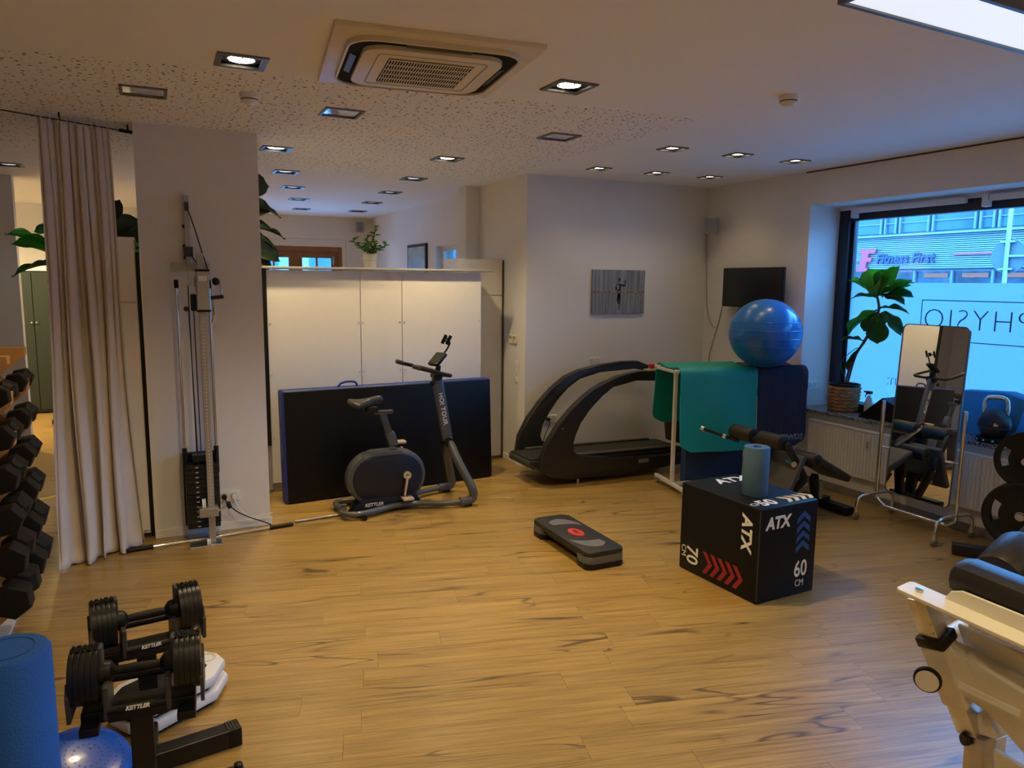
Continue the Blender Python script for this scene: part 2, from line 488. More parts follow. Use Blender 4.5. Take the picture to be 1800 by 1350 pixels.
# ---- walls
def wall(name, boxes, mat=None):
    b = B()
    for x0, x1, y0, y1, z0, z1 in boxes:
        b.box(((x0 + x1) / 2, (y0 + y1) / 2, (z0 + z1) / 2), (x1 - x0, y1 - y0, z1 - z0))
    return struct(b.obj(name, mat or WALL, smooth=False))
WY0, WY1, WZ0, WZ1 = .95, 5.33, .74, 2.68
wall_right = wall('wall_right', [(XW, XWO, WY1, YB + .2, 0, ZC), (XW, XWO, YF, WY0, 0, ZC), (XW, XWO, WY0, WY1, 0, WZ0 - .03), (XW, XWO, WY0, WY1, WZ1, ZC)])
wall_back = wall('wall_back', [(3.42, XW, YB, YB + .2, 0, ZC)])
wall('wall_return', [(3.42, 3.62, YB + .2, 8.0, 0, ZC), (3.25, 3.62, 8.0, 8.2, 0, ZC)])
wall('wall_rear_side', [(3.5, 3.75, 8.2, 8.95, 0, ZC), (3.5, 3.75, 9.70, YR, 0, ZC), (3.5, 3.75, 8.95, 9.70, 0, 1.5), (3.5, 3.75, 8.95, 9.70, 2.40, ZC)])
wall('wall_rear', [(XL, 1.35, YR, YR + .3, 0, ZC), (3.05, 3.75, YR, YR + .3, 0, ZC), (1.35, 3.05, YR, YR + .3, 2.63, ZC)])
wall('wall_partition', [(XL, -1.29, 9.60, 9.75, 0, ZC)])
wall('wall_left', [(XL - .15, XL, YF, YR, 0, ZC)])
wall('wall_front', [(XL, XW, YF - .15, YF, 0, ZC)])
pillar = wall('pillar', [(-.07, .755, 5.97, 6.47, 0, ZC)])
pillar['label'] = 'square white plastered pillar carrying the pulley machine'
# shadow gap where the window wall meets the ceiling
struct(B().box((XW - .004, 3.1, ZC - .006), (.01, 4.6, .012)).obj('trim_1', P('shadow_joint', (.06, .055, .05), .9), smooth=False))
def base(name, x0, x1, y0, y1, h=.065, m=None):
    return struct(B().box(((x0 + x1) / 2, (y0 + y1) / 2, h / 2), (x1 - x0, y1 - y0, h), bev=.004).obj(name, m or WHITE, smooth=False))
base('baseboard_pillar', -.07, .768, 5.957, 5.97)
base('baseboard_back', 3.405, XW, YB - .015, YB)
base('baseboard_return', 3.405, 3.42, YB, 7.30)
base('baseboard_right', XW - .015, XW, WY0, YB - .02, .07, P('dark_baseboard', (.22, .19, .16), .6))
base('baseboard_rear', -1.29, 1.35, YR - .015, YR)

# ---- granite sill
def granite():
    m, nt, N, L, b = nodes_mat('speckled_granite')
    tc = N.new('ShaderNodeTexCoord'); v = N.new('ShaderNodeTexVoronoi'); v.inputs['Scale'].default_value = 140
    L.new(tc.outputs['Object'], v.inputs['Vector'])
    cs = N.new('ShaderNodeSeparateColor'); L.new(v.outputs['Color'], cs.inputs[0])
    cr = N.new('ShaderNodeValToRGB'); cr.color_ramp.interpolation = 'CONSTANT'
    cr.color_ramp.elements[0].color = (.04, .04, .045, 1); cr.color_ramp.elements[1].color = (.32, .31, .31, 1); cr.color_ramp.elements[1].position = .35
    e = cr.color_ramp.elements.new(.75); e.color = (.17, .16, .16, 1)
    L.new(cs.outputs[0], cr.inputs[0]); L.new(cr.outputs[0], b.inputs['Base Color']); b.inputs['Roughness'].default_value = .25
    return m
GRANITE = granite()
struct(B().box(((5.66 + 6.14) / 2, (WY0 + WY1) / 2 - .01, .725), (.48, WY1 - WY0 - .03, .032), bev=.004).obj('window_sill', GRANITE, smooth=False), 'speckled granite sill of the shop window')

# ---- shop window
def glass_mat(name, tint, refl):
    m, nt, N, L, b = nodes_mat(name)
    N.remove(b); out = N['Material Output']
    t = N.new('ShaderNodeBsdfTransparent'); t.inputs[0].default_value = (*tint, 1)
    g = N.new('ShaderNodeBsdfGlossy'); g.inputs['Roughness'].default_value = .02
    fr = N.new('ShaderNodeFresnel'); fr.inputs[0].default_value = 1.45
    mx = N.new('ShaderNodeMixShader')
    L.new(mnode(N, L, 'MULTIPLY', fr.outputs[0], refl), mx.inputs[0]); L.new(t.outputs[0], mx.inputs[1]); L.new(g.outputs[0], mx.inputs[2])
    L.new(mx.outputs[0], out.inputs[0]); return m
GLASS = glass_mat('clear_window_glass', (.93, .97, 1.0), .8)
def film_mat():
    m, nt, N, L, b = nodes_mat('frosted_window_film'); N.remove(b); out = N['Material Output']
    t = N.new('ShaderNodeBsdfTranslucent'); t.inputs[0].default_value = (.56, .62, .62, 1)
    d = N.new('ShaderNodeBsdfDiffuse'); d.inputs[0].default_value = (.8, .85, .9, 1)
    tc = N.new('ShaderNodeTexCoord'); no = N.new('ShaderNodeTexNoise'); no.inputs['Scale'].default_value = 1.2
    L.new(tc.outputs['Object'], no.inputs['Vector'])
    mx = N.new('ShaderNodeMixShader'); L.new(mnode(N, L, 'MULTIPLY', no.outputs['Fac'], .2), mx.inputs[0])
    L.new(t.outputs[0], mx.inputs[1]); L.new(d.outputs[0], mx.inputs[2]); L.new(mx.outputs[0], out.inputs[0]); return m
FILM = film_mat()
win = struct(thing('window_1', 'large shop window with black frame, frosted lower half and mirrored lettering', 'window'))
del win['category']
XG = 6.17
b = B()
FT = 2.645
for y0, y1, z0, z1 in ((WY1 - .115, WY1, WZ0, FT), (WY0, WY1 - .115, FT - .10, FT), (WY0, WY1 - .115, WZ0, WZ0 + .07), (WY0, WY0 + .12, WZ0 + .07, FT - .10)):
    b.box((6.165, (y0 + y1) / 2, (z0 + z1) / 2), (.09, y1 - y0, z1 - z0))
for y0, y1, z0, z1 in ((WY1 - .15, WY1 - .115, WZ0 + .07, FT - .10),):
    b.box((6.185, (y0 + y1) / 2, (z0 + z1) / 2), (.05, y1 - y0, z1 - z0))
b.obj('window_frame', FRAMEW, win, smooth=False)
struct(B().box((6.165, (WY0 + WY1) / 2, (FT + WZ1) / 2), (.09, WY1 - WY0, WZ1 - FT)).obj('head_panel', WHITE, win, smooth=False))
for y0, y1 in ((WY0 + .12, WY1 - .15),):
    B().box((XG + .01, (y0 + y1) / 2, (WZ0 + FT) / 2), (.006, y1 - y0, FT - WZ0 - .17)).obj('pane', GLASS, win, smooth=False)
    zt = 1.955
    B().box((XG, (y0 + y1) / 2, (WZ0 + .07 + zt) / 2), (.0015, y1 - y0, zt - WZ0 - .07)).obj('frosted_film', FILM, win, smooth=False)
INK = P('grey_film_print', (.08, .18, .30), .7)
tx = frame((XG - .004, 3.93, 1.635), (0, 1, 0), (0, 0, 1))
text('lettering', 'PHYSIO', .255, INK, win, tx, ext=.0008, off=-.006, space=1.12)
text('lettering', 'nen:', .16, P('pale_film_print', (.30, .50, .66), .8), win, frame((XG - .004, 4.58, 1.055), (0, 1, 0), (0, 0, 1)), ext=.0008, off=-.003)
b = B()
for y0, y1, z0, z1 in ((2.3, 4.42, 1.80, 1.808), (2.3, 4.42, 1.455, 1.463), (4.412, 4.42, 1.455, 1.808)):
    b.box((XG - .004, (y0 + y1) / 2, (z0 + z1) / 2), (.0016, y1 - y0, z1 - z0))
b.obj('printed_border', INK, win, smooth=False)
bl = thing('roller_blind', 'white roller blind cassette along the head of the window', 'blind', (6.06, 4.55, 2.63))
B().box((0, 0, 0), (.05, 1.05, .05), bev=.006).obj('cassette', WHITE_P, bl)
B().box((.0, .555, -.02), (.06, .05, .10), bev=.004).obj('end_bracket', WHITE_P, bl)
b2_ = dup(bl, loc=(6.06, 3.30, 2.63)); b2_['label'] = 'white roller blind cassette at the right end of the window head'
# ---- outside: office block across the street, road sign
XS = 22.0
CONC = P('pale_render', (.21, .22, .245), .8)
GLASSB = P('office_glass', (.045, .10, .13), .3, spec=.3, vary=.35, vscale=.8)
GLASSD = P('dark_office_glass', (.03, .042, .06), .3, spec=.3, vary=.6, vscale=2.5)
CLAD = P('aluminium_cladding', (.19, .21, .235), .5, vary=.03)
FRB = P('office_window_frame', (.12, .155, .20), .5)
struct(B().box((16, 12, -.25), (19, 60, .1)).obj('street', P('asphalt', (.12, .12, .13), .9, bump=.3), smooth=False), 'grey street outside the shop window')
ob = thing('office_building', 'office block across the street with ribbed cladding and a gym sign', 'building', (XS, 0, 0))
B().box((2.3, 9, 2.7), (4, 44, 5.9)).obj('wall', CONC, ob, smooth=False)
b = B()
for k in range(17): b.box((.20, 9, 2.52 + k * .0615), (.24, 44, .040))
cl = b.obj('cladding_slat', CLAD, ob, smooth=False); cl['kind'] = 'stuff'
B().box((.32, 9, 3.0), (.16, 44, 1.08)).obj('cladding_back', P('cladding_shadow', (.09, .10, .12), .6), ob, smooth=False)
B().box((.15, 9, 3.57), (.45, 44, .06)).obj('ledge', CONC, ob, smooth=False)
y = 20.4
rg = random.Random(3)
wn = 0
for w in (.85, .5, 1.55, .55, 1.15, 1.5, .55, 1.5, 1.2, 1.5, .6, 1.5, 1.2, .6, 1.5):
    pn = B().box((.24, y - w / 2, 4.65), (.06, w - .16, 1.95)).obj('window', GLASSB, ob, smooth=False)
    f = B()
    for yy in (y - .08, y - w + .08): f.box((.18, yy, 4.65), (.10, .07, 2.0))
    f.box((.19, y - w / 2, 3.98), (.05, w - .1, .035))
    f.obj('window_frame', FRB, pn, smooth=False)
    y -= w
y = 20.0
for k in range(11):
    w = 1.25
    pn = B().box((.26, y - w / 2, 1.9), (.06, w - .1, 1.0)).obj('window', GLASSD, ob, smooth=False)
    B().box((.20, y - .02, 1.9), (.10, .07, 1.05)).obj('window_frame', FRB, pn, smooth=False)
    if k in (3, 4, 5, 6): B().box((.215, y - w / 2 - .1, 2.28), (.02, .8, .13)).obj('poster', P('orange_poster', (.40, .06, .015), .6), pn, smooth=False)
    y -= w
sgn = thing('gym_sign', 'red and dark blue gym sign on the ribbed office facade', 'sign', (XS + .06, 17.0, 2.72))
SR = P('sign_red', (.62, .03, .04), .5); SB = P('sign_blue', (.012, .035, .09), .5)
# slanted block F emblem: seen from the room, y runs to the left
F2 = [(-.30, -.36), (.12, -.36), (.16, -.24), (.06, -.24), (.10, -.04), (.26, -.04), (.30, .10), (.13, .10), (.17, .24), (.40, .24), (.46, .38), (-.18, .38), (-.22, .26), (-.10, .26), (-.19, -.24), (-.27, -.24)]
B().prism(F2, .06, frame((-.02, 1.02, .06), (0, -1, 0), (0, 0, 1))).obj('emblem', SR, sgn, smooth=False)
B().box((-.03, 1.42, .02), (.05, .22, .05)).obj('emblem_dash', SR, sgn, smooth=False)
text('lettering', 'Fitness First', .46, SB, sgn, frame((-.03, -.45, .10), (0, -1, 0), (0, 0, 1)), ext=.02, off=.012, shear=.2, sx=.93)
B().box((-.03, -3.05, .19), (.04, 1.85, .05)).obj('red_line', SR, sgn, smooth=False)
# round road sign seen from behind
pS = at(1770, 450, 0, 12.0)
rs = thing('road_sign', 'round road sign on a grey post, seen from behind', 'sign', (12.0, pS.y, -.2))
B().cyl((0, 0, 0), (0, 0, pS.z + 1.5), .035, n=12).obj('post', ALU, rs)
B().cyl((.04, 0, pS.z + .2), (.06, 0, pS.z + .2), .27, n=32).obj('sign_disc', P('sign_back', (.09, .11, .13), .6), rs)
B().box((.0, 0, pS.z + .42), (.06, .22, .03)).box((.0, 0, pS.z + .0), (.06, .22, .03)).box((0, -.35, pS.z + .2), (.04, .7, .03)).obj('bracket', ALU, rs, smooth=False)
# neighbouring house behind the rear door
nb = thing('house', 'pale house front seen through the rear door panes', 'building', (2.2, 19.0, 0))
B().box((0, 2, 3), (14, 3, 7)).obj('wall', P('pale_stucco', (.22, .24, .265), .8, vary=.15, vscale=1.5), nb, smooth=False)
for k in range(6):
    B().box((-4.2 + k * 1.5, .48, 2.6), (.75, .06, 1.5)).obj('window', GLASSB, nb, smooth=False)

# ---- rear door, small window
dr = struct(thing('door_1', 'oak double door with glass panes at the far end', 'door', (0, YR, 0))); del dr['category']
b = B()
for x0, x1, z0, z1 in ((1.42, 1.50, 0, 2.50), (2.92, 2.99, 0, 2.50), (1.50, 2.92, 2.42, 2.50)):
    b.box(((x0 + x1) / 2, .10, (z0 + z1) / 2), (x1 - x0, .1, z1 - z0))
b.obj('door_frame', WOODD, dr, smooth=False)
b = B()
for x0, x1, z0, z1 in ((1.35, 1.42, 0, 2.63), (2.99, 3.05, 0, 2.63), (1.42, 2.99, 2.50, 2.63)):
    b.box(((x0 + x1) / 2, .15, (z0 + z1) / 2), (x1 - x0, .24, z1 - z0))
b.obj('reveal', WALL, dr, smooth=False)
for x0 in (1.50, 2.21):
    lf = B()
    for a0, a1, z0, z1 in ((0, .11, 0, 2.42), (.60, .71, 0, 2.42), (.11, .60, 2.31, 2.42), (.11, .60, 0, .9), (.34, .37, .9, 2.31)):
        lf.box((x0 + (a0 + a1) / 2, .11, (z0 + z1) / 2), (a1 - a0, .06, z1 - z0))
    lfo = lf.obj('door_leaf', WOODD, dr, smooth=False)
    for a0, a1 in ((.11, .34), (.37, .60)):
        B().box((x0 + (a0 + a1) / 2, .11, 1.6), (a1 - a0, .008, 1.42)).obj('pane', GLASS, lfo, smooth=False)
B().cyl((2.84, .05, 2.2), (2.84, .05, 2.34), .012, n=10).obj('hinge', STEEL, dr)
w2 = struct(thing('window_2', 'small white framed window beside the picture', 'window', (3.62, 9.325, 1.95))); del w2['category']
b = B()
for y0, y1, z0, z1 in ((-.375, -.32, -.45, .45), (.32, .375, -.45, .45), (-.32, .32, .39, .45), (-.32, .32, -.45, -.39)):
    b.box((0, (y0 + y1) / 2, (z0 + z1) / 2), (.06, y1 - y0, z1 - z0))
b.obj('window_frame', WHITE_P, w2, smooth=False)
B().box((.01, 0, 0), (.006, .64, .78)).obj('pane', GLASS, w2, smooth=False)
portal((2.2, YR + .33, 1.4), (R(-90), 0, 0), 1.7, 2.3)
portal((3.80, 9.325, 1.95), (0, R(90), 0), .9, .75)
# ================================================================== ceiling fixtures
LAMP_ON = emit('lamp_disc_glow', (1.0, .93, .80), 9.0)
LAMP_S = emit('small_lamp_glow', (1.0, .86, .62), 7.0)
LAMP_DIM = emit('dim_lamp_glow', (.85, .92, 1.0), .9)
RECESS = P('recess_black', (.02, .02, .022), .5)
FRAMEM = P('lamp_frame_metal', (.16, .15, .14), .4, metal=.6)
VENTG = P('reflective_lamp_glass', (.75, .77, .80), .10, metal=.8, vary=.5, vscale=14)
def make_lamp(kind, s):
    t = thing('downlight', 'x', 'ceiling lamp')
    h = s / 2
    b = B()
    fw = {'small': .018, 'glass': .016}.get(kind, .028)
    for x0, x1, y0, y1 in ((-h, h, -h, -h + fw), (-h, h, h - fw, h), (-h, -h + fw, -h + fw, h - fw), (h - fw, h, -h + fw, h - fw)):
        b.box(((x0 + x1) / 2, (y0 + y1) / 2, -.003), (x1 - x0, y1 - y0, .012))
    b.obj('frame', FRAMEM, t, smooth=False)
    b = B(); g = h - .014
    for c_, sz in (((0, 0, .10), (2 * g, 2 * g, .006)), ((-g, 0, .05), (.004, 2 * g, .1)), ((g, 0, .05), (.004, 2 * g, .1)), ((0, -g, .05), (2 * g, .004, .1)), ((0, g, .05), (2 * g, .004, .1))):
        b.box(c_, sz)
    b.obj('housing', RECESS if kind != 'glass' else ALU, t, smooth=False)
    if kind == 'glass':
        B().box((0, 0, .002), (2 * g - .006, 2 * g - .006, .006)).obj('glass_cover', VENTG, t, smooth=False)
        return t
    r = .072 if kind != 'small' else .060
    zl = .001
    B().lathe([(r + .022, zl + .004), (r + .022, zl + .03), (r + .004, zl + .03), (r + .004, zl + .004)], 32).obj('gimbal_ring', BLACK, t)
    lens = B().lathe([(r, zl + .010), (r * .9, zl + .004), (.001, zl + .001)], 32, caps=False).obj('lamp_disc', {'lit': LAMP_ON, 'small': LAMP_S, 'dim': LAMP_DIM, 'warm': LAMP_ON, 'front': LAMP_ON}[kind], t)
    b = B()
    for a in (0, PI / 2, PI, 3 * PI / 2): b.cyl((math.cos(a) * r * .95, math.sin(a) * r * .95, zl), (math.cos(a) * r * .8, math.sin(a) * r * .8, zl - .004), .004, n=6)
    b.obj('clip', BLACK, t)
    return t
LL = {0: 'lit square downlight beside the smooth ceiling edge, nearest the curtain', 1: 'lit square downlight to the right of the air conditioner', 2: 'lit square downlight right beside the pillar top', 3: 'lit square downlight above the white cabinet backs',
      4: 'small lit spotlight, front row, leftmost over the treadmill corner', 5: 'small lit spotlight, middle of the front row of three', 6: 'small lit spotlight of the front row nearest the window', 7: 'small lit spotlight, back row, leftmost above the runner poster', 8: 'small lit spotlight, middle of the back row of three', 9: 'small lit spotlight of the back row, in the room corner',
      10: 'unlit square glass lamp in the perforated ceiling above the curtain', 11: 'unlit square glass lamp between air conditioner and pillar', 12: 'unlit square glass lamp to the right in the perforated ceiling',
      13: 'dim square downlight in the rear room nearest the pillar', 14: 'second dim downlight of the left row in the rear room', 15: 'third dim downlight of the left row in the rear room', 16: 'farthest dim downlight of the left row before the oak door',
      17: 'dim downlight of the right rear row, nearest one', 18: 'second dim downlight of the right rear row', 19: 'third dim downlight of the right rear row', 20: 'farthest dim downlight of the right rear row near the wall speaker',
      21: 'dim downlight at the left picture edge near the grey partition', 22: 'warm lit downlight above the green cabinets', 23: 'warm lit downlight left of the green cabinets',
      24: 'lit square downlight overhead behind the camera, left', 25: 'lit square downlight overhead behind the camera, right', 26: 'added unseen fill downlight further behind the camera, middle', 27: 'added unseen fill downlight further behind the camera, right', 28: 'added unseen fill downlight further behind the camera, nearest the window'}
SPOTW = {'lit': LAMP_W, 'small': LAMP_W * .06, 'dim': LAMP_W * .05, 'warm': LAMP_W * 2.6, 'front': LAMP_W * .5}
lamp_src = {}
for i, (x, y, s, kind) in enumerate(LIGHTS):
    key = (kind, s)
    if key not in lamp_src:
        o = lamp_src[key] = make_lamp(kind, s)
    else:
        o = dup(lamp_src[key])
    o.location = (x, y, ZC); o['label'] = LL[i]
    o['group'] = {'lit': 'large lit downlights', 'small': 'small spotlights over the treadmill corner', 'glass': 'unlit glass lamps', 'dim': 'rear room downlights', 'warm': 'warm rear lamps', 'front': 'large lit downlights'}[kind]
    if kind == 'glass': continue
    li = bpy.data.lights.new('lamp_beam', 'SPOT')
    li.energy = SPOTW[kind] * {0: 1.1, 1: 1.15, 2: .34, 3: .27}.get(i, 1); li.color = LAMP_COL if kind != 'dim' else (.8, .9, 1)
    li.spot_size = R({'warm': 160, 'front': 150}.get(kind, 120)); li.spot_blend = .85; li.shadow_soft_size = .05
    lo = bpy.data.objects.new('lamp_beam', li); COL.objects.link(lo)
    lo.parent = o; lo.location = (0, 0, -.006)

# air conditioner cassette
ac = thing('air_conditioner', 'cream ceiling air conditioner cassette with slatted intake grille', 'air conditioner', (1.269, 3.682, ZC), R(-7))
ACM = P('ac_cream', (.76, .67, .48), .45)
ACD = P('ac_dark_vane', (.014, .011, .008), .85, spec=.2)
S = .475
B().box((0, 0, -.008), (2 * S, 2 * S, .03), bev=.006).obj('surround_plate', ACM, ac)
def rr(h, r, n=8, hy=None):
    hy = hy or h
    p = []
    for cx, cy, a0 in ((h - r, hy - r, 0), (-h + r, hy - r, 90), (-h + r, -hy + r, 180), (h - r, -hy + r, 270)):
        for k in range(n + 1):
            a = R(a0 + 90 * k / n); p.append((cx + r * math.cos(a), cy + r * math.sin(a)))
    return p
def ring(b, p_out, p_in, z0, z1):
    o0 = [b.bm.verts.new((x, y, z0)) for x, y in p_out]; i0 = [b.bm.verts.new((x, y, z0)) for x, y in p_in]
    o1 = [b.bm.verts.new((x, y, z1)) for x, y in p_out]; i1 = [b.bm.verts.new((x, y, z1)) for x, y in p_in]
    n = len(p_out)
    for k in range(n):
        j = (k + 1) % n
        for q in ((o0[k], o0[j], i0[j], i0[k]), (o1[k], i1[k], i1[j], o1[j]), (o0[k], o1[k], o1[j], o0[j]), (i0[k], i0[j], i1[j], i1[k])): b.bm.faces.new(q)
b = B(); ring(b, rr(.405, .13), rr(.395, .125), -.046, -.02); b.obj('outer_rim', ACM, ac)
b = B(); ring(b, rr(.395, .125), rr(.33, .10), -.036, -.02); b.obj('air_outlet', ACD, ac)
vb = B().box((0, 0, 0), (.30, .030, .003)).obj('vane', P('ac_vane', (.025, .02, .016), .35), ac, smooth=False)
vb.location = (0, .362, -.040); vb.rotation_euler = (R(22), 0, 0)
for a, x, y in ((90, -.362, 0), (180, 0, -.362), (270, .362, 0)): piece(vb, 'vane', ac, (x, y, -.040), Euler((R(22), 0, R(a))))
B().prism(rr(.33, .10), .042, Matrix.Translation((0, 0, -.056)), bev=.004).obj('centre_panel', ACM, ac)
b = B(); ring(b, rr(.262, .03, hy=.262), rr(.257, .028, hy=.257), -.0575, -.05); b.obj('panel_seam', P('ac_seam', (.30, .25, .18), .6), ac)
B().box((0, 0, -.0575), (.41, .40, .006)).obj('grille_back', ACD, ac, smooth=False)
sl = B().box((0, 0, 0), (.0045, .40, .003)).obj('grille_slat', ACM, ac, smooth=False); sl.location = (-.2, 0, -.0612)
for k in range(1, 31): piece(sl, 'grille_slat', ac, (-.2 + k * .01333, 0, -.0612))
cb = B().box((0, 0, 0), (.41, .007, .005)).obj('grille_bar', ACM, ac, smooth=False); cb.location = (0, -.2, -.0622)
for k in range(1, 6): piece(cb, 'grille_bar', ac, (0, -.2 + k * .08, -.0622))

# smoke detectors
def smoke(x, y, lab):
    t = thing('smoke_detector', lab, 'smoke detector', (x, y, ZC), group='smoke detectors')
    B().lathe([(.055, 0), (.055, -.022), (.05, -.026)], 24).obj('base', WHITE_P, t)
    B().lathe([(.05, -.026), (.046, -.045), (.030, -.058), (.012, -.062)], 24).obj('sensor_head', WHITE_P, t)
    b = B(); ring(b, [(.0495 * math.cos(a), .0495 * math.sin(a)) for a in [k * PI / 12 for k in range(24)]], [(.04 * math.cos(a), .04 * math.sin(a)) for a in [k * PI / 12 for k in range(24)]], -.036, -.030)
    b.obj('slot', P('slot_brown', (.10, .08, .06), .7), t)
smoke(.568, 4.76, 'round white smoke detector in the perforated ceiling'); smoke(3.347, 3.33, 'round white smoke detector on the smooth ceiling to the right')

# framed luminous panel at the top right
pf = at(1472, 7, 2, 2.93); pe = at(1800, 95, 2, 2.93)
lp = thing('panel_lamp', 'bright rectangular panel lamp with slim grey frame under the ceiling', 'panel lamp', (pf.x, pf.y, 2.93), math.atan2(pe.y - pf.y, pe.x - pf.x))
PLEN, PWID = 1.55, .29
pg = emit('panel_lamp_glow', (.80, .87, 1.0), .66)
b = B()
for x0, x1, y0, y1 in ((0, PLEN, -.018, 0), (0, PLEN, -PWID, -PWID + .018), (0, .018, -PWID + .018, -.018), (PLEN - .018, PLEN, -PWID + .018, -.018)):
    b.box(((x0 + x1) / 2, (y0 + y1) / 2, .02), (x1 - x0, y1 - y0, .045))
b.obj('frame', FRAMEM, lp, smooth=False)
B().box((PLEN / 2, -PWID / 2, .012), (PLEN - .036, PWID - .036, .012)).obj('diffuser', pg, lp, smooth=False)
b = B()
for x in (.25, PLEN - .25): b.cyl((x, -PWID / 2, .018), (x, -PWID / 2, .07), .02, n=10)
b.obj('ceiling_bracket', WHITE_P, lp)

# ================================================================== left: curtain, cabinet, pulley machine
def curtain_fn(u, v):
    top = Vector((-.615 + .40 * u, 5.905 + .13 * u, 2.975)); bot = Vector((-.60 + .42 * u, 5.60 + .26 * u, .0))
    k = v
    p = top.lerp(bot, k)
    ph = 2 * PI * (21 * u + .5 * math.sin(7 * u)); ph2 = 2 * PI * (3.3 * u * (1 + .15 * u) + .1)
    a1 = .022 * (1 - .70 * k ** 1.3); a2 = .012 + .075 * k ** 1.2
    off = a1 * math.sin(ph) + a2 * math.sin(ph2 + .5 * math.sin(3 * k))
    p += Vector((-.30, -.95, 0)) * off
    p.x += .016 * math.cos(ph * .5 + 1) * (1 - .3 * k) + .02 * math.sin(5 * k + 9 * u) * k
    if v > .965: p += Vector((0, -.05, 0)) * (v - .965) / .035 * (.5 + .5 * math.sin(ph2 * 2)); p.z = max(p.z, .006 + .012 * (.5 + .5 * math.sin(ph2 * 3)))
    return p
cu = B().grid(curtain_fn, 240, 60).obj('curtain', CLOTH, None, ang=80)
md = cu.modifiers.new('cloth', 'SOLIDIFY'); md.thickness = .003
tag(cu, 'floor-length beige linen curtain hanging in tight folds beside the pillar', 'curtain')
w0, w1 = Vector((-.075, 6.10, 2.952)), Vector((-1.35, 5.38, 2.952))
cw = thing('curtain_wire', 'thin curtain wire with black end fitting under the ceiling', 'curtain rail')
B().tube([w0, w1], .004, 6).obj('wire', BLACK, cw)
B().cyl(w0, w0.lerp(w1, .06), .012, n=10).obj('end_fitting', BLACK, cw)
b = B()
for t_ in (.02, .33, .66, .98): q = w0.lerp(w1, t_); b.cyl(q, q + Vector((0, 0, .05)), .006, n=8)
b.obj('hanger', BLACK, cw)
hk = B().box((0, 0, 0), (.012, .004, .03)).obj('glider', WHITE_P, cw, smooth=False); hk.location = w0.lerp(w1, .12)
for k in range(1, 9): piece(hk, 'glider', cw, w0.lerp(w1, .12 + k * .036))

lc = thing('tall_cabinet', 'tall white cabinet between the curtain and the pillar', 'cabinet', (-.36, 6.24, 0))
B().box((0, 0, 1.12), (.52, .46, 2.16)).obj('body', WHITE, lc, smooth=False)
B().box((0, -.237, .91), (.51, .018, 1.69), bev=.003).obj('lower_door', WHITE, lc, smooth=False)
B().box((0, -.237, 1.98), (.51, .018, .435), bev=.003).obj('upper_door', WHITE, lc, smooth=False)
B().box((0, .0, 2.205), (.53, .49, .02), bev=.003).obj('top_board', WHITE, lc, smooth=False)
B().box((.275, -.22, 1.06), (.026, .03, 2.1)).obj('gap_shade_strip', BLACK, lc, smooth=False)  # black strip painted in for the unlit gap beside the pillar

# pulley machine on the pillar
pm = thing('pulley_machine', 'wall mounted cable pulley with steel guide rods and black weight stack', 'cable machine', (.26, 5.97, 0))
SILV = P('silver_coated_steel', (.42, .41, .39), .35, metal=.7)
B().box((0, -.012, 2.012), (.26, .012, .055), bev=.003).obj('wall_plate', SILV, pm, smooth=False)
B().box((-.012, -.02, 2.27), (.036, .024, .50), bev=.003).obj('upper_arm', SILV, pm, smooth=False)
b = B()
for z in (2.30, 2.08, 2.16): b.cyl((-.045, -.03, z), (-.03, -.03, z), .012, n=10)
b.obj('bolt', BLACK, pm)
B().box((-.012, -.05, 2.12), (.06, .05, .07)).obj('pulley_bracket', DGREY, pm, smooth=False); B().box((-.012, -.05, 2.44), (.03, .04, .06)).obj('pulley_bracket', DGREY, pm, smooth=False)
rail = B().box((.05, -.285, 1.06), (.046, .03, 2.09), bev=.003).obj('hole_rail', SILV, pm, smooth=False)
hd = B().cyl((0, -.0015, 0), (0, .0015, 0), .0042, n=8).obj('hole', WHITEPR, rail); hd.location = (.05, -.3005, .25)
for k in range(1, 60): piece(hd, 'hole', rail, (.05, -.3005, .25 + k * .025))
rod = B().cyl((-.105, -.14, .58), (-.105, -.14, 1.88), .011, n=14).obj('guide_rod', CHROME, pm)
piece(rod, 'guide_rod', pm, (.215, 0, 0))
slv = B().cyl((-.105, -.14, .50), (-.105, -.14, .70), .017, n=14).obj('rod_sleeve', BLACK, pm)
piece(slv, 'rod_sleeve', pm, (.215, 0, 0))
cap = B().cyl((-.105, -.14, 1.86), (-.105, -.14, 1.92), .015, n=12).obj('rod_cap', BLACK, pm); piece(cap, 'rod_cap', pm, (.215, 0, .0))
B().box((.005, -.02, .36), (.25, .03, .56), bev=.004).obj('stack_shield', BLACK, pm, smooth=False)
wp = B().box((0, 0, 0), (.225, .13, .034), bev=.003).obj('weight_plate', BLACK_S, pm, smooth=False); wp.location = (.003, -.13, .115)
lbl = B().box((-.035, -.067, 0), (.020, .003, .008)).obj('weight_number', WHITEPR, wp, smooth=False)
for k in range(1, 13):
    q = piece(wp, 'weight_plate', pm, (.003, -.13, .115 + k * .037))
    l_ = piece(lbl, 'weight_number', q, (0, 0, 0))
B().box((.003, -.13, .62), (.12, .09, .05), bev=.004).obj('top_plate', BLACK_S, pm, smooth=False)
B().box((.058, -.315, 1.845), (.085, .065, .27), bev=.006).obj('carriage', SILV, pm, smooth=False)
for z in (1.985, 1.705): B().box((.058, -.315, z), (.09, .07, .015)).obj('carriage_cap', BLACK, pm, smooth=False)
B().box((.058, -.349, 1.93), (.055, .003, .035)).obj('carriage_label', WHITEPR, pm, smooth=False)
puw = B().lathe([(.05, -.012), (.05, -.006), (.043, 0), (.05, .006), (.05, .012)], 24, Matrix.Rotation(R(90), 4, 'Y')).obj('pulley_wheel', WHITE_P, pm); puw.location = (-.012, -.19, 1.93)
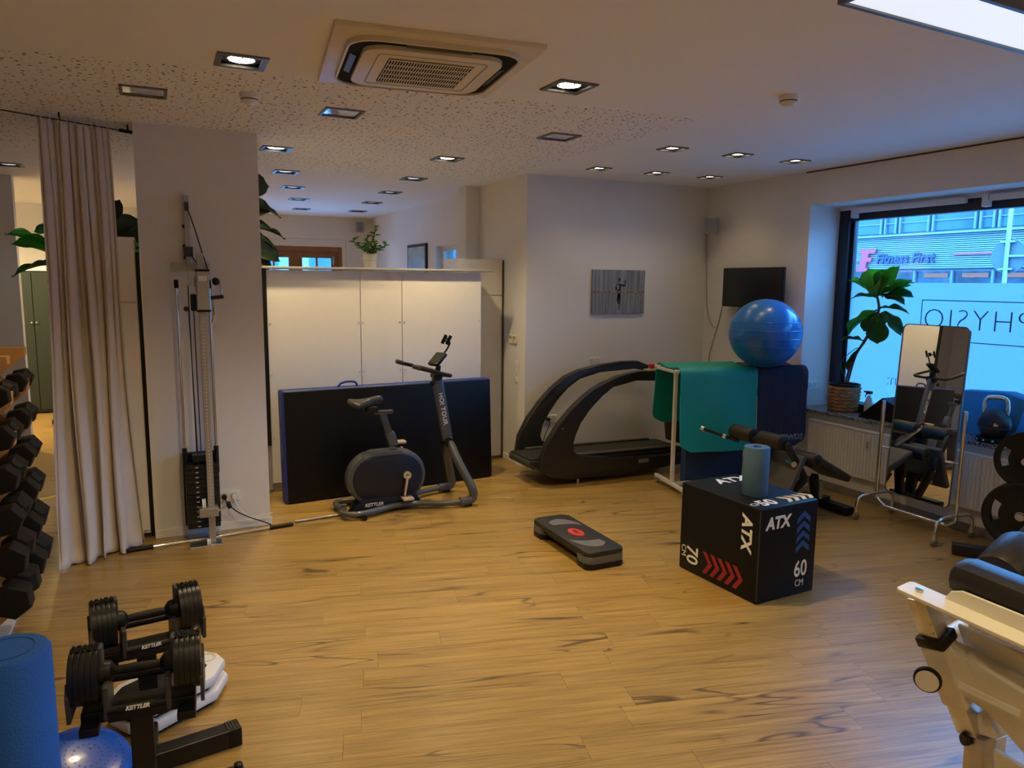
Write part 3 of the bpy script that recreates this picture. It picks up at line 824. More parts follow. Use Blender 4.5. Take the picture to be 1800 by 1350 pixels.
for p_, s_ in (((-.06, -.19, 1.905), .72), ((.0, -.30, .31), .8), ((.02, -.33, .03), .5)): piece(puw, 'pulley_wheel', pm, p_, (0, 0, 0), (1, s_, s_))
B().prism(rr(.035, .03, 5, .075), .012, Matrix.Translation((.012, -.19, 1.90)) @ Matrix.Rotation(R(90), 4, 'Y')).obj('side_cheek', SILV, pm)
b = B(); b.cyl((.018, -.2, 1.93), (.035, -.2, 1.93), .012, n=10).cyl((.018, -.2, 1.85), (.035, -.2, 1.85), .012, n=10); b.obj('cheek_bolt', BLACK, pm)
B().box((.0, -.20, 1.76), (.04, .06, .12), bev=.01).obj('cable_stop', NAVYSH, pm)
B().ball((-.05, -.20, 1.715), .018, n=14).obj('rubber_ball', P('dark_red_rubber', (.05, .01, .008), .5), pm)
B().ball((.145, -.30, 1.91), .028, n=16).obj('adjuster_knob', BLACK, pm)
b = B(); b.tube([(.115, -.30, 1.93), (.12, -.33, 1.86), (.115, -.33, 1.80)], .006, 8).tube([(.175, -.30, 1.90), (.18, -.33, 1.86), (.178, -.33, 1.81)], .006, 8); b.obj('handle_strap', STEEL, pm)
B().cyl((.105, -.33, 1.795), (.19, -.33, 1.805), .014, n=12).obj('hand_grip', BLACK, pm)
B().tube([(.12, -.33, 1.79), (.122, -.32, 1.70), (.118, -.31, 1.64), (.11, -.30, 1.62)], .007, 8).obj('snap_hook', CHROME, pm)
b = B()
b.tube([(-.012, -.06, 2.44), (.02, -.12, 2.33), (.07, -.2, 2.12), (.105, -.29, 1.96)], .004, 6, smooth=6)
b.tube([(.0, -.06, 2.12), (.03, -.12, 2.05), (.10, -.29, 1.97)], .004, 6, smooth=6)
b.tube([(-.03, -.15, 1.88), (-.025, -.15, .66)], .0035, 6).tube([(.0, -.16, 1.72), (.005, -.15, .66)], .0035, 6).tube([(-.035, -.2, 1.72), (-.02, -.29, .33)], .0035, 6)
b.obj('cable', BLACK, pm)
B().box((.03, -.31, .255), (.13, .09, .065), bev=.005).obj('lower_bracket', SILV, pm, smooth=False)
b = B(); b.cyl((.09, -.31, .25), (.16, -.31, .28), .008, n=10); b.obj('lock_pin', STEEL, pm)
B().cyl((.155, -.31, .278), (.185, -.31, .288), .026, n=16, bev=.006).obj('lock_knob', BLACK, pm)
B().box((.005, -.19, .006), (.225, .32, .012), bev=.003).obj('floor_plate', STEEL, pm, smooth=False)
b = B()
for x in (-.085, .095): b.cyl((x, -.325, .012), (x, -.325, .018), .009, n=8)
b.obj('plate_bolt', DGREY, pm)

# sockets and cables
def socket(name, lab, loc, rz, n, plugs=()):
    t = thing(name, lab, 'socket', loc, rz)
    B().box((0, -.005, 0), (.071 * n + .01, .01, .081), bev=.003).obj('cover_plate', WHITE_P, t, smooth=False)
    for k in range(n):
        x = (k - (n - 1) / 2) * .071
        c = B().lathe([(.022, -.0105), (.022, -.013), (.0195, -.013), (.0195, -.006), (.001, -.006)], 20, Matrix(((1, 0, 0, x), (0, 0, 1, 0), (0, -1, 0, 0), (0, 0, 0, 1))), caps=False).obj('socket_cup', GREY if k not in plugs else WHITE_P, t)
    return t
s1 = socket('wall_socket', 'double wall socket with two plugs at the foot of the pillar', (.455, 5.97, .268), 0, 2)
pl1 = thing('power_plug', 'black plug with cable in the pillar socket', 'plug', (.42, 5.955, .268))
B().cyl((0, 0, 0), (0, -.035, 0), .019, .016, n=14).obj('plug_body', BLACK, pl1)
B().tube([(0, -.03, 0), (.02, -.05, -.04), (.08, -.05, -.11), (.16, -.06, -.16), (.30, -.08, -.225), (.34, -.09, -.256)], .0045, 8, smooth=6).obj('cord', BLACK, pl1)
pl2 = thing('power_plug', 'white plug with cable in the pillar socket', 'plug', (.49, 5.955, .268))
B().cyl((0, 0, 0), (0, -.035, 0), .019, .016, n=14).obj('plug_body', WHITE_P, pl2)
B().tube([(0, -.03, 0), (.01, -.05, -.05), (.05, -.04, -.12), (.12, -.04, -.175), (.22, -.03, -.17), (.28, -.02, -.165)], .004, 8, smooth=6).obj('cord', WHITE_P, pl2)
socket('wall_socket', 'double wall socket low on the wall behind the treadmill', (3.723, YB, .50), 0, 2)
pl3 = thing('power_plug', 'black plug and cable in the socket behind the treadmill', 'plug', (3.69, YB - .012, .50))
B().cyl((0, 0, 0), (0, -.035, 0), .019, .016, n=14).obj('plug_body', BLACK, pl3)
B().tube([(0, -.03, 0), (-.005, -.05, -.05), (-.05, -.05, -.14), (-.075, -.05, -.22), (-.08, -.05, -.36), (-.06, -.06, -.47)], .0045, 8, smooth=6).obj('cord', BLACK, pl3)
socket('wall_socket', 'double wall socket just above the far treadmill rail', (4.255, YB, 1.092), 0, 2)
q = at(1433, 676, 1, WY1)
socket('wall_socket', 'double wall socket in the window reveal behind the blue mat', (5.87, WY1, q.z), 0, 2)
# switches on the return wall
th = thing('wall_thermostat', 'pair of beige thermostats on the narrow return wall', 'thermostat', (3.42, 7.07, 1.33), R(-90))
for x in (-.045, .045):
    p_ = B().box((x, -.009, 0), (.075, .018, .09), bev=.003).obj('housing', CREAM, th, smooth=False)
    B().box((x, -.0195, .018), (.035, .003, .03)).obj('display', P('lcd_grey', (.20, .21, .16), .3), p_, smooth=False)
sw = thing('light_switch', 'column of three white switches on the return wall', 'switch', (3.42, 6.985, .99), R(-90))
for k in range(3):
    p_ = B().box((0, -.005, (k - 1) * .075), (.075, .01, .075), bev=.002).obj('cover_plate', WHITE_P, sw, smooth=False)
    B().lathe([(.026, -.01), (.026, -.016), (.001, -.018)], 20, Matrix(((1, 0, 0, 0), (0, 0, 1, 0), (0, -1, 0, (k - 1) * .075), (0, 0, 0, 1))), caps=False).obj('rocker', WHITE_P, p_)

# steel bars with black grips on the floor by the pillar
bar = thing('exercise_bar', 'chrome exercise bar with black grips lying in front of the pillar', 'bar')
a_, b_ = at(213, 970, 2, .015), at(515, 921, 2, .015)
B().cyl(a_.lerp(b_, .12), a_.lerp(b_, .86), .012, n=14).obj('shaft', CHROME, bar)
B().cyl(a_, a_.lerp(b_, .17), .0165, n=14, bev=.003).obj('grip', BLACK, bar)
B().cyl(a_.lerp(b_, .85), b_, .0165, n=14, bev=.003).obj('grip', BLACK, bar)
bar2 = thing('steel_tube', 'grey steel tube on the floor running under the exercise bike', 'tube')
B().cyl(at(518, 917, 2, .012), at(640, 898, 2, .012), .011, n=12).obj('pipe', ALU, bar2)
B().cyl(at(640, 898, 2, .012), at(652, 896, 2, .012), .014, n=12).obj('end_cap', BLACK, bar2)
# ================================================================== middle: cabinet backs, plants, mats, bike, treadmill
pc = thing('cabinet_row', 'row of cabinets with plain white back panels facing the gym', 'cabinet', (0, 6.9, 0))
B().box((1.94, .23, 1.02), (2.08, .42, 1.90)).obj('body', WHITE, pc, smooth=False)
for x0, x1 in ((.905, 1.742), (1.744, 2.142), (2.144, 2.965)):
    p_ = B().box(((x0 + x1) / 2, 0, 1.05), (x1 - x0 - .004, .018, 1.93), bev=.0015).obj('back_panel', WHITE, pc, smooth=False)
    for sx in (x0 + .022, x1 - .022):
        for z in (1.54, 1.08, 1.99, .5):
            B().cyl((sx, -.009, z), (sx, -.0125, z), .007, n=10).obj('screw_cap', STEEL, p_)
B().box((1.94, .02, .045), (2.06, .02, .09)).obj('plinth', P('grey_plinth', (.30, .27, .22), .6), pc, smooth=False)
B().box((.886, -.015, 1.235), (.036, .03, 1.59)).obj('dark_edge_strip', BLACK, pc, smooth=False)
B().box((.886, -.01, .235), (.03, .02, .41)).obj('end_panel', P('grey_laminate', (.42, .40, .37), .5), pc, smooth=False)
tb = B().box((1.965, 6.96 + .05, 2.035), (2.22, .34, .022), bev=.003).obj('shelf_board', P('grey_board', (.33, .32, .31), .45))
tag(tb, 'long grey board on top of the white cabinet row', 'board')

lk = thing('locker', 'tall white locker standing between cabinet row and return wall', 'locker', (3.16, 7.58, 0))
B().box((0, 0, 1.09), (.50, .46, 2.16)).obj('body', WHITE, lk, smooth=False)
B().box((0, -.238, .90), (.495, .018, 1.76), bev=.003).obj('lower_door', WHITE, lk, smooth=False)
B().box((0, -.238, 1.975), (.495, .018, .37), bev=.003).obj('upper_door', WHITE, lk, smooth=False)
B().box((.245, -.25, 1.08), (.012, .02, 2.16)).obj('edge_trim', P('dark_edge', (.08, .06, .04), .5), lk, smooth=False)

# ---- plants
def leaf_mesh(name, mat, fiddle=True, cup=.25, bend=.35):
    """leaf of length 1, widest 1, growing along +X, upper side +Z"""
    def fn(u, v):
        w = .5 * (max(0, math.sin(PI * min(1, u))) ** (.45 if fiddle else .8)) * (.45 + .72 * u if fiddle else 1.0)
        if fiddle: w *= 1 - .22 * math.exp(-((u - .42) / .14) ** 2)
        s = v * 2 - 1
        wav = .05 * math.sin(11 * u + 2 * s) * abs(s)
        return Vector((u * (1 - .06 * abs(s)), s * w, cup * abs(s) ** 1.5 * w - bend * u * u * .5 + wav))
    b = B().grid(fn, 16, 8)
    me = b.mesh(name, mat, ang=80)
    return me
LM = [leaf_mesh('leaf', LEAF, True, .35, .3), leaf_mesh('leaf', LEAF_D, True, .3, .7), leaf_mesh('leaf', LEAF_L, True, .35, .25), leaf_mesh('leaf', LEAF_D, False, .4, .4), leaf_mesh('leaf', LEAF, False, .4, .4), leaf_mesh('leaf', LEAF_BACKLIT, True, .3, .6)]
def add_leaf(parent, me, base_, tip, width, normal=(0, 0, 1), thick=.0018):
    o = bpy.data.objects.new('leaf', me); COL.objects.link(o); o.parent = parent
    x = (Vector(tip) - Vector(base_)); Ln = x.length; x.normalize()
    n = Vector(normal); n = n - x * n.dot(x)
    if n.length < .05: n = Vector((.3, .9, .1)); n = n - x * n.dot(x)
    n.normalize(); y = n.cross(x)
    m = Matrix((x * Ln, y * width, n * Ln)).transposed().to_4x4(); m.translation = Vector(base_)
    o.matrix_local = m
    md = o.modifiers.new('thickness', 'SOLIDIFY'); md.thickness = .006
    return o
# fiddle-leaf fig on the window sill
PX0 = 5.88
fp = thing('fiddle_leaf_fig', 'fiddle-leaf fig in a woven pot on the window sill', 'potted plant', (0, 0, 0))
pc0 = Vector((PX0, 4.935, .7415))
b = B().lathe([(.115, 0), (.128, .02), (.138, .12), (.142, .235), (.134, .25), (.128, .235), (.124, .2)], 32, Matrix.Translation(pc0), caps=False)
b.lathe([(.001, .002), (.115, .001)], 32, Matrix.Translation(pc0), caps=False); pot = b.obj('pot', WICKER, fp)
B().lathe([(.136, .232), (.142, .262), (.134, .264), (.126, .235)], 32, Matrix.Translation(pc0), caps=False).obj('inner_pot', BLACK, fp)
B().lathe([(.13, .238), (.001, .245)], 24, Matrix.Translation(pc0), caps=False).obj('soil', SOIL, fp)
for k in range(7):
    b = B(); b.tube([pc0 + Vector(((.130 + .012 * z / .2 + .003) * math.cos(a), (.130 + .012 * z / .2 + .003) * math.sin(a), z)) for a, z in [(i * PI / 12, .025 + k * .033 + .004 * (-1) ** i) for i in range(24)]], .006, 5, closed=True); b.obj('woven_strand', WICKER, pot)
def fx(px, py, dx=0.0): return at(px, py, 0, PX0 + dx)
for pts, r in (([(1490, 672), (1504, 625), (1522, 597), (1540, 560), (1545, 540), (1541, 518)], .011), ([(1486, 672), (1497, 635), (1515, 605), (1524, 590)], .008)):
    B().tube([fx(*p) for p in pts], r, 8, smooth=5).obj('stem', STEM, fp)
B().tube([fx(1490, 672), fx(1478, 640), fx(1500, 615), fx(1512, 612)], .004, 6, smooth=5).obj('shoot', LEAF, fp)
VN = Vector((-.75, -.55, .35))
for (bx, by), (tx_, ty), w, k, nrm, dx in [
    ((1538, 520), (1528, 470), .185, 2, VN, -.02), ((1546, 516), (1577, 466), .13, 0, VN + Vector((0, 0, .5)), .03), ((1541, 518), (1560, 472), .17, 0, VN, .05),
    ((1548, 518), (1602, 487), .12, 0, (-.3, -.3, .9), -.03), ((1550, 522), (1594, 506), .14, 1, (-.5, -.3, .7), -.06), ((1542, 524), (1498, 509), .10, 1, (-.2, -.4, .8), -.05),
    ((1534, 516), (1494, 486), .05, 2, (-.2, -.8, .5), 0), ((1546, 542), (1594, 534), .07, 1, (-.2, -.5, .8), .02), ((1543, 545), (1480, 584), .13, 0, (-.5, -.4, .7), -.04),
    ((1543, 548), (1511, 584), .11, 1, VN, -.07), ((1544, 550), (1541, 602), .19, 1, VN, -.08), ((1550, 548), (1556, 568), .12, 0, VN, -.02), ((1553, 548), (1586, 578), .12, 1, (-.5, -.4, .7), -.03),
    ((1544, 518), (1516, 478), .15, 0, VN, .04), ((1545, 519), (1596, 496), .13, 0, (-.4, -.6, .6), .02), ((1518, 600), (1477, 584), .05, 1, (-.2, -.3, .9), -.03), ((1510, 612), (1480, 656), .06, 1, VN, -.02), ((1543, 520), (1585, 516), .12, 1, (-.4, -.4, .8), -.08)]:
    add_leaf(fp, LM[k], fx(bx, by, dx * .3), fx(tx_, ty, dx), w * 1.15, nrm)

# small plant on the cabinet row
sp_ = thing('potted_plant', 'small leafy plant in a grey pot on the cabinet board', 'potted plant', (1.875, 7.02, 2.0465))
GP = P('grey_pot', (.34, .34, .35), .5)
B().lathe([(.055, 0), (.066, .12), (.07, .13), (.062, .13), (.058, .115), (.001, .11)], 24).obj('pot', GP, sp_)
b = B(); ring(b, [(.0645 * math.cos(k * PI / 12), .0645 * math.sin(k * PI / 12)) for k in range(24)], [(.06 * math.cos(k * PI / 12), .06 * math.sin(k * PI / 12)) for k in range(24)], .066, .070); b.obj('pot_line', P('grey_pot_line', (.2, .2, .2), .5), sp_)
rg = random.Random(8)
ends = [(.06, .0, .36), (-.15, .02, .24), (.14, -.03, .21), (-.06, -.08, .2), (.07, .08, .2), (-.02, .05, .27)]
for ex, ey, ez in ends:
    pts = [Vector((0, 0, .10)), Vector((ex * .4, ey * .4, .10 + (ez - .1) * .6)), Vector((ex, ey, ez))]
    B().tube(pts, .004, 6, smooth=4).obj('stem', STEM, sp_)
    for k in range(9):
        t_ = .35 + .65 * k / 8; p_ = pts[0].lerp(pts[2], t_)
        a = k * 2.4 + ex * 9
        tip = p_ + Vector((math.cos(a) * .062, math.sin(a) * .062, .025 if k < 8 else .06))
        add_leaf(sp_, LM[4] if k % 3 else LM[3], p_, tip, .04, (0, 0, 1))

# big-leaved plants behind the pillar and the curtain
bp_ = thing('large_leaf_plant', 'tall big-leaved plant rising behind the pillar, coloured dark as backlit', 'potted plant', (.62, 7.3, 0))
B().lathe([(.15, 0), (.19, .34), (.17, .34), (.16, .30), (.001, .30)], 24).obj('pot', GP, bp_)
B().tube([(0, 0, .3), (.02, .02, 1.2), (.05, 0, 2.1), (.08, 0, 2.80)], .016, 8, smooth=5).obj('stem', STEM, bp_)
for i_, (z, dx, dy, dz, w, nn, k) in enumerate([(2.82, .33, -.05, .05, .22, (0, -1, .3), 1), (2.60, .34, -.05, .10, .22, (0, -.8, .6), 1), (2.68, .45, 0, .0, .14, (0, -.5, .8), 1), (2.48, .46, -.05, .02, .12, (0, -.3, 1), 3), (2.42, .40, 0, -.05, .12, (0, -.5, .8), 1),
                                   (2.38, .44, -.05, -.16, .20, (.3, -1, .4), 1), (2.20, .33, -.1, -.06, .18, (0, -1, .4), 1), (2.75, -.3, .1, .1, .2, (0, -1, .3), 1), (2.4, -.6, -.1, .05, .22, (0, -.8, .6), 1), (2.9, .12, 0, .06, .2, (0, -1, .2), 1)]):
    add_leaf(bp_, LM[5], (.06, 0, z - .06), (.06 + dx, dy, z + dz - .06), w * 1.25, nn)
bq = thing('large_leaf_plant', 'big-leaved plant standing behind the tall white cabinet, coloured dark as backlit', 'potted plant', (-.32, 7.0, 0))
B().lathe([(.14, 0), (.18, .34), (.16, .34), (.15, .30), (.001, .30)], 24).obj('pot', GP, bq)
B().tube([(0, 0, .3), (.0, .02, 1.2), (.02, 0, 2.3)], .016, 8, smooth=5).obj('stem', STEM, bq)
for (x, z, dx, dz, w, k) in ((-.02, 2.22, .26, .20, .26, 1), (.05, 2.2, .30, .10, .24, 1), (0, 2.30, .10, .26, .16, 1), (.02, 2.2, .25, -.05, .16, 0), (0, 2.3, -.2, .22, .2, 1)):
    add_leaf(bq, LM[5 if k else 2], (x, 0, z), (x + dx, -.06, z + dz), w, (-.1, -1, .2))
br = thing('large_leaf_plant', 'green big-leaved plant in front of the far green cabinets', 'potted plant', (-.80, 9.0, 0))
B().lathe([(.14, 0), (.18, .34), (.16, .34), (.15, .30), (.001, .30)], 24).obj('pot', GP, br)
B().tube([(0, 0, .3), (.0, .02, 1.2), (.02, 0, 2.3)], .018, 8, smooth=5).obj('stem', STEM, br)
for (bz, tx_, tz, w, k, n_) in ((2.18, -.46, 2.43, .10, 0, (0, -.3, 1)), (2.14, -.44, 2.31, .14, 0, (0, -.7, .6)), (2.07, -.46, 2.10, .10, 1, (0, -.25, 1)), (2.45, -.25, 2.42, .12, 1, (0, -.9, .3)), (2.2, .3, 2.35, .2, 0, (0, -.7, .6))):
    add_leaf(br, LM[k], (.02, 0, bz), (tx_, -.05, tz), w, n_)

# ---- folding crash mat
fm = thing('crash_mat', 'large black mat with blue edges leaning against the cabinet backs', 'gym mat', (0, 0, 0))
ma, mb = Vector((.955, 6.44, 0)), Vector((2.975, 6.60, 0))
dv = (mb - ma).normalized(); nv = Vector((-dv.y, dv.x, 0))
mr = Matrix((dv, nv, Vector((0, 0, 1)))).transposed()
MT, MH, ML = .175, .985, (mb - ma).length
lean = Matrix.Rotation(R(-3), 3, 'X')
mm = mr @ lean
def mpt(x, y, z): return ma + mm @ Vector((x, y, z)) + Vector((0, 0, .004))
B().box(mpt(ML / 2, MT / 2 + .002, MH / 2), (ML, MT - .014, MH), mm, bev=.018, seg=3).obj('blue_edge', BLUEV, fm)
B().box(mpt(ML / 2, .006, MH / 2), (ML - .03, .022, MH - .02), mm, bev=.010, seg=3).obj('front_cover', VINYL, fm)
for y_ in (.055, .115): B().box(mpt(ML / 2, y_, MH / 2), (ML + .004, .006, MH + .004), mm, bev=.002).obj('seam', P('dark_blue_seam', (.006, .014, .09), .5), fm)
B().tube([mpt(.50, .06, MH - .01), mpt(.53, .055, MH + .03), mpt(.60, .05, MH + .045), mpt(.67, .055, MH + .03), mpt(.68, .06, MH - .04)], .010, 8, smooth=5).obj('carry_strap', BLUEV, fm)
B().box(mpt(.004, .085, .45), (.012, .015, .14), mm).obj('brand_tab', P('grey_print', (.25, .27, .33), .5), fm, smooth=False)

# ---- exercise bike (local x = forward)
bk = thing('exercise_bike', 'anthracite exercise bike with navy flywheel housing in front of the crash mat', 'exercise bike', (1.31, 6.00, 0), R(1.5))
def stad(x0, x1, z0, z1, n=14):
    r = (z1 - z0) / 2; zc = (z0 + z1) / 2; p = []
    for k in range(n + 1): a = -PI / 2 + PI * k / n; p.append((x1 - r + r * math.cos(a), zc + r * math.sin(a)))
    for k in range(n + 1): a = PI / 2 + PI * k / n; p.append((x0 + r + r * math.cos(a), zc + r * math.sin(a)))
    return p
XZ = Matrix(((1, 0, 0, 0), (0, 0, -1, 0), (0, 1, 0, 0), (0, 0, 0, 1)))     # polygon (x, z) extruded to -y
B().prism(stad(.06, .74, .06, .51), .15, Matrix.Translation((0, .075, 0)) @ XZ, bev=.03).obj('flywheel_housing', BIKEG, bk)
B().prism(stad(.095, .705, .09, .48), .166, Matrix.Translation((0, .083, 0)) @ XZ, bev=.012).obj('housing_cover', NAVYSH, bk)
B().prism([(.10, .03), (.70, .03), (.64, .13), (.18, .13)], .17, Matrix.Translation((0, .085, 0)) @ XZ, bev=.01).obj('base_shroud', NAVYSH, bk)
text('lettering', 'KETTLER', .040, WHITEPR, bk, frame((.27, -.087, .072), (1, 0, 0), (0, 0, 1)), ext=.001, off=.001, shear=.25)
# base tubes: near and far rail, each bending down to the floor, joined by loops at both ends
for s in (-1, 1):
    y = .245 * s
    B().tube([(.03, s * .02, .045), (.0, s * .10, .05), (.03, s * .19, .05), (.16, s * .20, .045), (.42, s * .12, .05), (.62, s * .13, .05), (.86, s * .22, .045), (1.04, s * .245, .05)], .024, 12, smooth=7).obj('base_rail', BIKEG, bk)
    B().tube([(.98, y, .05), (1.07, y, .052), (1.105, y, .085), (1.09, y * .97, .17), (1.02, y * .55, .36), (.985, y * .16, .50), (.97, 0, .56)], .038, 14, smooth=7).obj('front_leg', BIKEG, bk)
    w = B().cyl((.14, s * .225, .024), (.14, s * .255, .024), .024, n=16).obj('foot', BLACK, bk)
    B().cyl((1.055, s * .235, .012), (1.055, s * .265, .012), .030, n=16).obj('foot', BLACK, bk)
B().lathe([(.036, -.014), (.036, .014)], 20, Matrix.Translation((1.06, .31, .036)) @ Matrix.Rotation(R(90), 4, 'X')).obj('transport_wheel', BLACK, bk)
B().span((.975, 0, .50), (.865, 0, 1.12), .095, .056, bev=.018).obj('mast', BIKEG, bk)
B().cyl((.965, -.05, .53), (.965, .05, .53), .045, n=18).obj('mast_clamp', BLACK, bk)
mdir = (Vector((.865, 0, 1.12)) - Vector((.975, 0, .50))).normalized()
text('lettering', 'HOI TOUR', .056, WHITEPR, bk, frame(Vector((.913, -.0295, .83)), -mdir, (mdir.z, 0, -mdir.x)), ext=.001, off=.001, space=1.1)
# handlebar: swept loop
for s in (-1, 1):
    B().tube([(.865, 0, 1.13), (.90, s * .10, 1.135), (.915, s * .19, 1.14), (.86, s * .235, 1.155), (.73, s * .235, 1.19), (.62, s * .22, 1.22), (.585, s * .215, 1.232)], .0165, 12, smooth=7).obj('handlebar', BLACK, bk)
    B().cyl((.64, s * .223, 1.215), (.575, s * .212, 1.238), .020, n=12, bev=.005).obj('grip_end', DGREY, bk)
B().cyl((.865, -.05, 1.12), (.865, .05, 1.12), .038, n=18).obj('handlebar_clamp', BLACK, bk)
B().cyl((.82, -.04, 1.07), (.80, -.06, 1.06), .022, n=12).obj('clamp_knob', BLACK, bk)
B().span((.87, 0, 1.13), (.885, 0, 1.21), .04, .04, bev=.01).obj('console_stem', BLACK, bk)
cm = Matrix.Rotation(R(18), 3, 'Z') @ Matrix.Rotation(R(-42), 3, 'Y')
co = B().box((.875, 0, 1.262), (.145, .13, .035), cm, bev=.012).obj('console', BLACK, bk)
B().box(Vector((.875, 0, 1.262)) + cm @ Vector((.005, 0, .0185)), (.105, .10, .002), cm).obj('display', P('lcd_dark', (.035, .038, .036), .2), co, smooth=False)
B().tube([(.91, 0, 1.29), (.955, 0, 1.335), (.985, 0, 1.385), (.99, 0, 1.41)], .008, 8, smooth=4).obj('holder_arm', BLACK, bk)
hm = Euler((0, R(-62), 0)).to_matrix()
ph = B().box((.965, 0, 1.425), (.045, .03, .02), hm, bev=.004).obj('phone_holder', BLACK, bk)
for s in (-1, 1):
    B().box(Vector((.965, 0, 1.425)) + hm @ Vector((0, s * .052, .008)), (.085, .010, .03), hm, bev=.003).obj('clamp_jaw', BLACK, ph)
B().box(Vector((.965, 0, 1.425)) + hm @ Vector((0, 0, 0)), (.012, .11, .008), hm).obj('slider', DGREY, ph, smooth=False)
# saddle
B().span((.46, 0, .56), (.375, 0, .83), .042, .06, bev=.01).obj('seat_post', DGREY, bk)
B().span((.475, 0, .54), (.435, 0, .66), .066, .08, bev=.012).obj('seat_tube', BIKEG, bk)
B().box((.385, 0, .835), (.17, .05, .03), bev=.006).obj('seat_slider', DGREY, bk)
B().box((.29, 0, .86), (.10, .06, .05), bev=.01).obj('saddle_clamp', BLACK, bk)
def saddle(u, v):
    x = .09 + .29 * u
    w = .115 * math.exp(-((u - .16) / .30) ** 2) + .028
    w *= min(1, math.sin(PI * min(1, max(.0, u * .5 + .02)) ) * 3 + .25)
    if u > .93: w *= .75
    a = 2 * PI * v
    top = .042 if math.sin(a) > 0 else .035
    dip = .012 * math.sin(PI * u * 1.6)
    return Vector((x, w * math.cos(a), .925 - dip + top * math.sin(a) * (1 if u < .95 else .7) * (.35 if u < .01 else 1)))
b = B(); n_ = 20
rings = [[b.bm.verts.new(saddle(i / 14, k / n_)) for k in range(n_)] for i in range(15)]
for i in range(14):
    for k in range(n_): b.bm.faces.new((rings[i][k], rings[i][(k + 1) % n_], rings[i + 1][(k + 1) % n_], rings[i + 1][k]))
b.bm.faces.new(rings[0][::-1]); b.bm.faces.new(rings[-1])
B_sad = b.obj('saddle', P('saddle_brown_black', (.022, .018, .015), .4), bk, ang=60)
# cranks and pedals
CRK = P('crank_silver', (.62, .52, .38), .35, metal=.4)
ck = B().cyl((.56, -.083, .295), (.56, -.105, .295), .034, n=20).span((.56, -.105, .295), (.53, -.105, .125), .018, .030, bev=.004).obj('crank', CRK, bk)
B().box((.54, -.15, .11), (.095, .085, .022), bev=.006).obj('pedal', CRK, ck)
B().cyl((.56, -.106, .295), (.56, -.109, .295), .011, n=12).obj('crank_bolt', BLACK, ck)
ck2 = B().cyl((.56, .083, .295), (.56, .105, .295), .034, n=20).span((.56, .105, .295), (.58, .105, .50), .018, .030, bev=.004).obj('crank', CRK, bk)
B().box((.58, .15, .535), (.095, .085, .022), bev=.006).obj('pedal', CRK, ck2)
B().tube([(.10, .0, .04), (.05, -.06, .02), (.12, -.10, .012), (.18, -.04, .012), (.10, .03, .012), (.06, -.14, .012), (.16, -.23, .012)], .006, 6, smooth=6).obj('cable', BLACK, bk)

# ---- treadmill
tm = thing('treadmill', 'dark treadmill with arched handrails against the poster wall', 'treadmill', (0, 0, 0))
TMD = P('treadmill_anthracite', (.016, .0145, .0135), .40, coat=.1, spec=.4)
near = [(3.20, .28), (3.26, .41), (3.385, .595), (3.515, .73), (3.64, .835), (3.76, .915), (3.87, .975), (4.05, 1.03), (4.27, 1.068), (4.55, 1.075), (4.72, 1.00), (4.72, .93), (4.55, .975), (4.24, .98), (3.97, .94), (3.85, .86), (3.725, .73), (3.62, .60), (3.555, .49), (3.53, .40), (3.54, .32), (3.62, .265), (4.05, .215), (4.75, .18), (4.98, .20), (4.98, .09), (4.10, .045), (3.50, .055), (3.30, .10), (3.19, .18)]
Ln_ = near
def arm(yf, th, pts, nm):
    return B().prism(pts, th, Matrix.Translation((0, yf + th, 0)) @ XZ, bev=.012).obj(nm, TMD, tm)
arm(6.0, .085, near, 'side_frame')
far = [(3.225, .25), (3.25, .40), (3.35, .575), (3.48, .725), (3.62, .86), (3.77, .975), (3.93, 1.035), (4.20, 1.08), (4.465, 1.105), (4.66, 1.105), (4.80, 1.05), (4.80, .98), (4.62, 1.035), (4.18, 1.015), (3.93, .955), (3.80, .86), (3.68, .745), (3.57, .62), (3.50, .50), (3.47, .38), (3.50, .31), (3.62, .27), (4.1, .22), (4.98, .20), (4.98, .09), (4.10, .045), (3.50, .055), (3.33, .10), (3.24, .17)]
arm(6.56, .085, far, 'side_frame')
JOINT = P('treadmill_seam', (.006, .006, .006), .6)
for y0, dx in ((5.997, 0), (6.557, -.03)):
    B().span((3.648 + dx, y0 + .044, .836), (3.722 + dx, y0 + .044, .745), .093, .004).obj('rail_joint', JOINT, tm, smooth=False)
B().box((3.42, 5.995, .565), (.012, .006, .012)).obj('rail_pin', STEEL, tm, smooth=False)
B().box((4.05, 6.322, .215), (1.80, .48, .05), rot=(0, R(.8), 0), bev=.015).obj('running_deck', TMD, tm)
B().box((4.02, 6.322, .247), (1.76, .42, .012), rot=(0, R(.8), 0)).obj('running_belt', P('belt_rubber', (.018, .017, .016), .6, bump=.1, bscale=300), tm, smooth=False)
b = B(); b.cyl((3.17, 6.10, .215), (3.17, 6.55, .215), .045, n=18); b.obj('rear_roller', DGREY, tm)
for y in (6.115, 6.53): B().box((4.05, y, .262), (1.5, .045, .018), rot=(0, R(.8), 0), bev=.004).obj('foot_rail', P('rail_grey', (.07, .068, .066), .45), tm)
B().box((4.36, 5.996, .165), (.12, .006, .04)).obj('name_plate', P('grey_plate', (.22, .21, .20), .4), tm, smooth=False)
B().box((4.50, 6.04, 1.072), (.24, .08, .024), bev=.006).obj('control_rail', P('control_cream', (.42, .35, .20), .4), tm)
es = B().cyl((4.46, 6.05, 1.08), (4.46, 6.05, 1.10), .022, n=16).cyl((4.46, 6.05, 1.10), (4.46, 6.05, 1.13), .03, .034, n=18).obj('emergency_stop', P('stop_red', (.6, .02, .015), .4), tm)
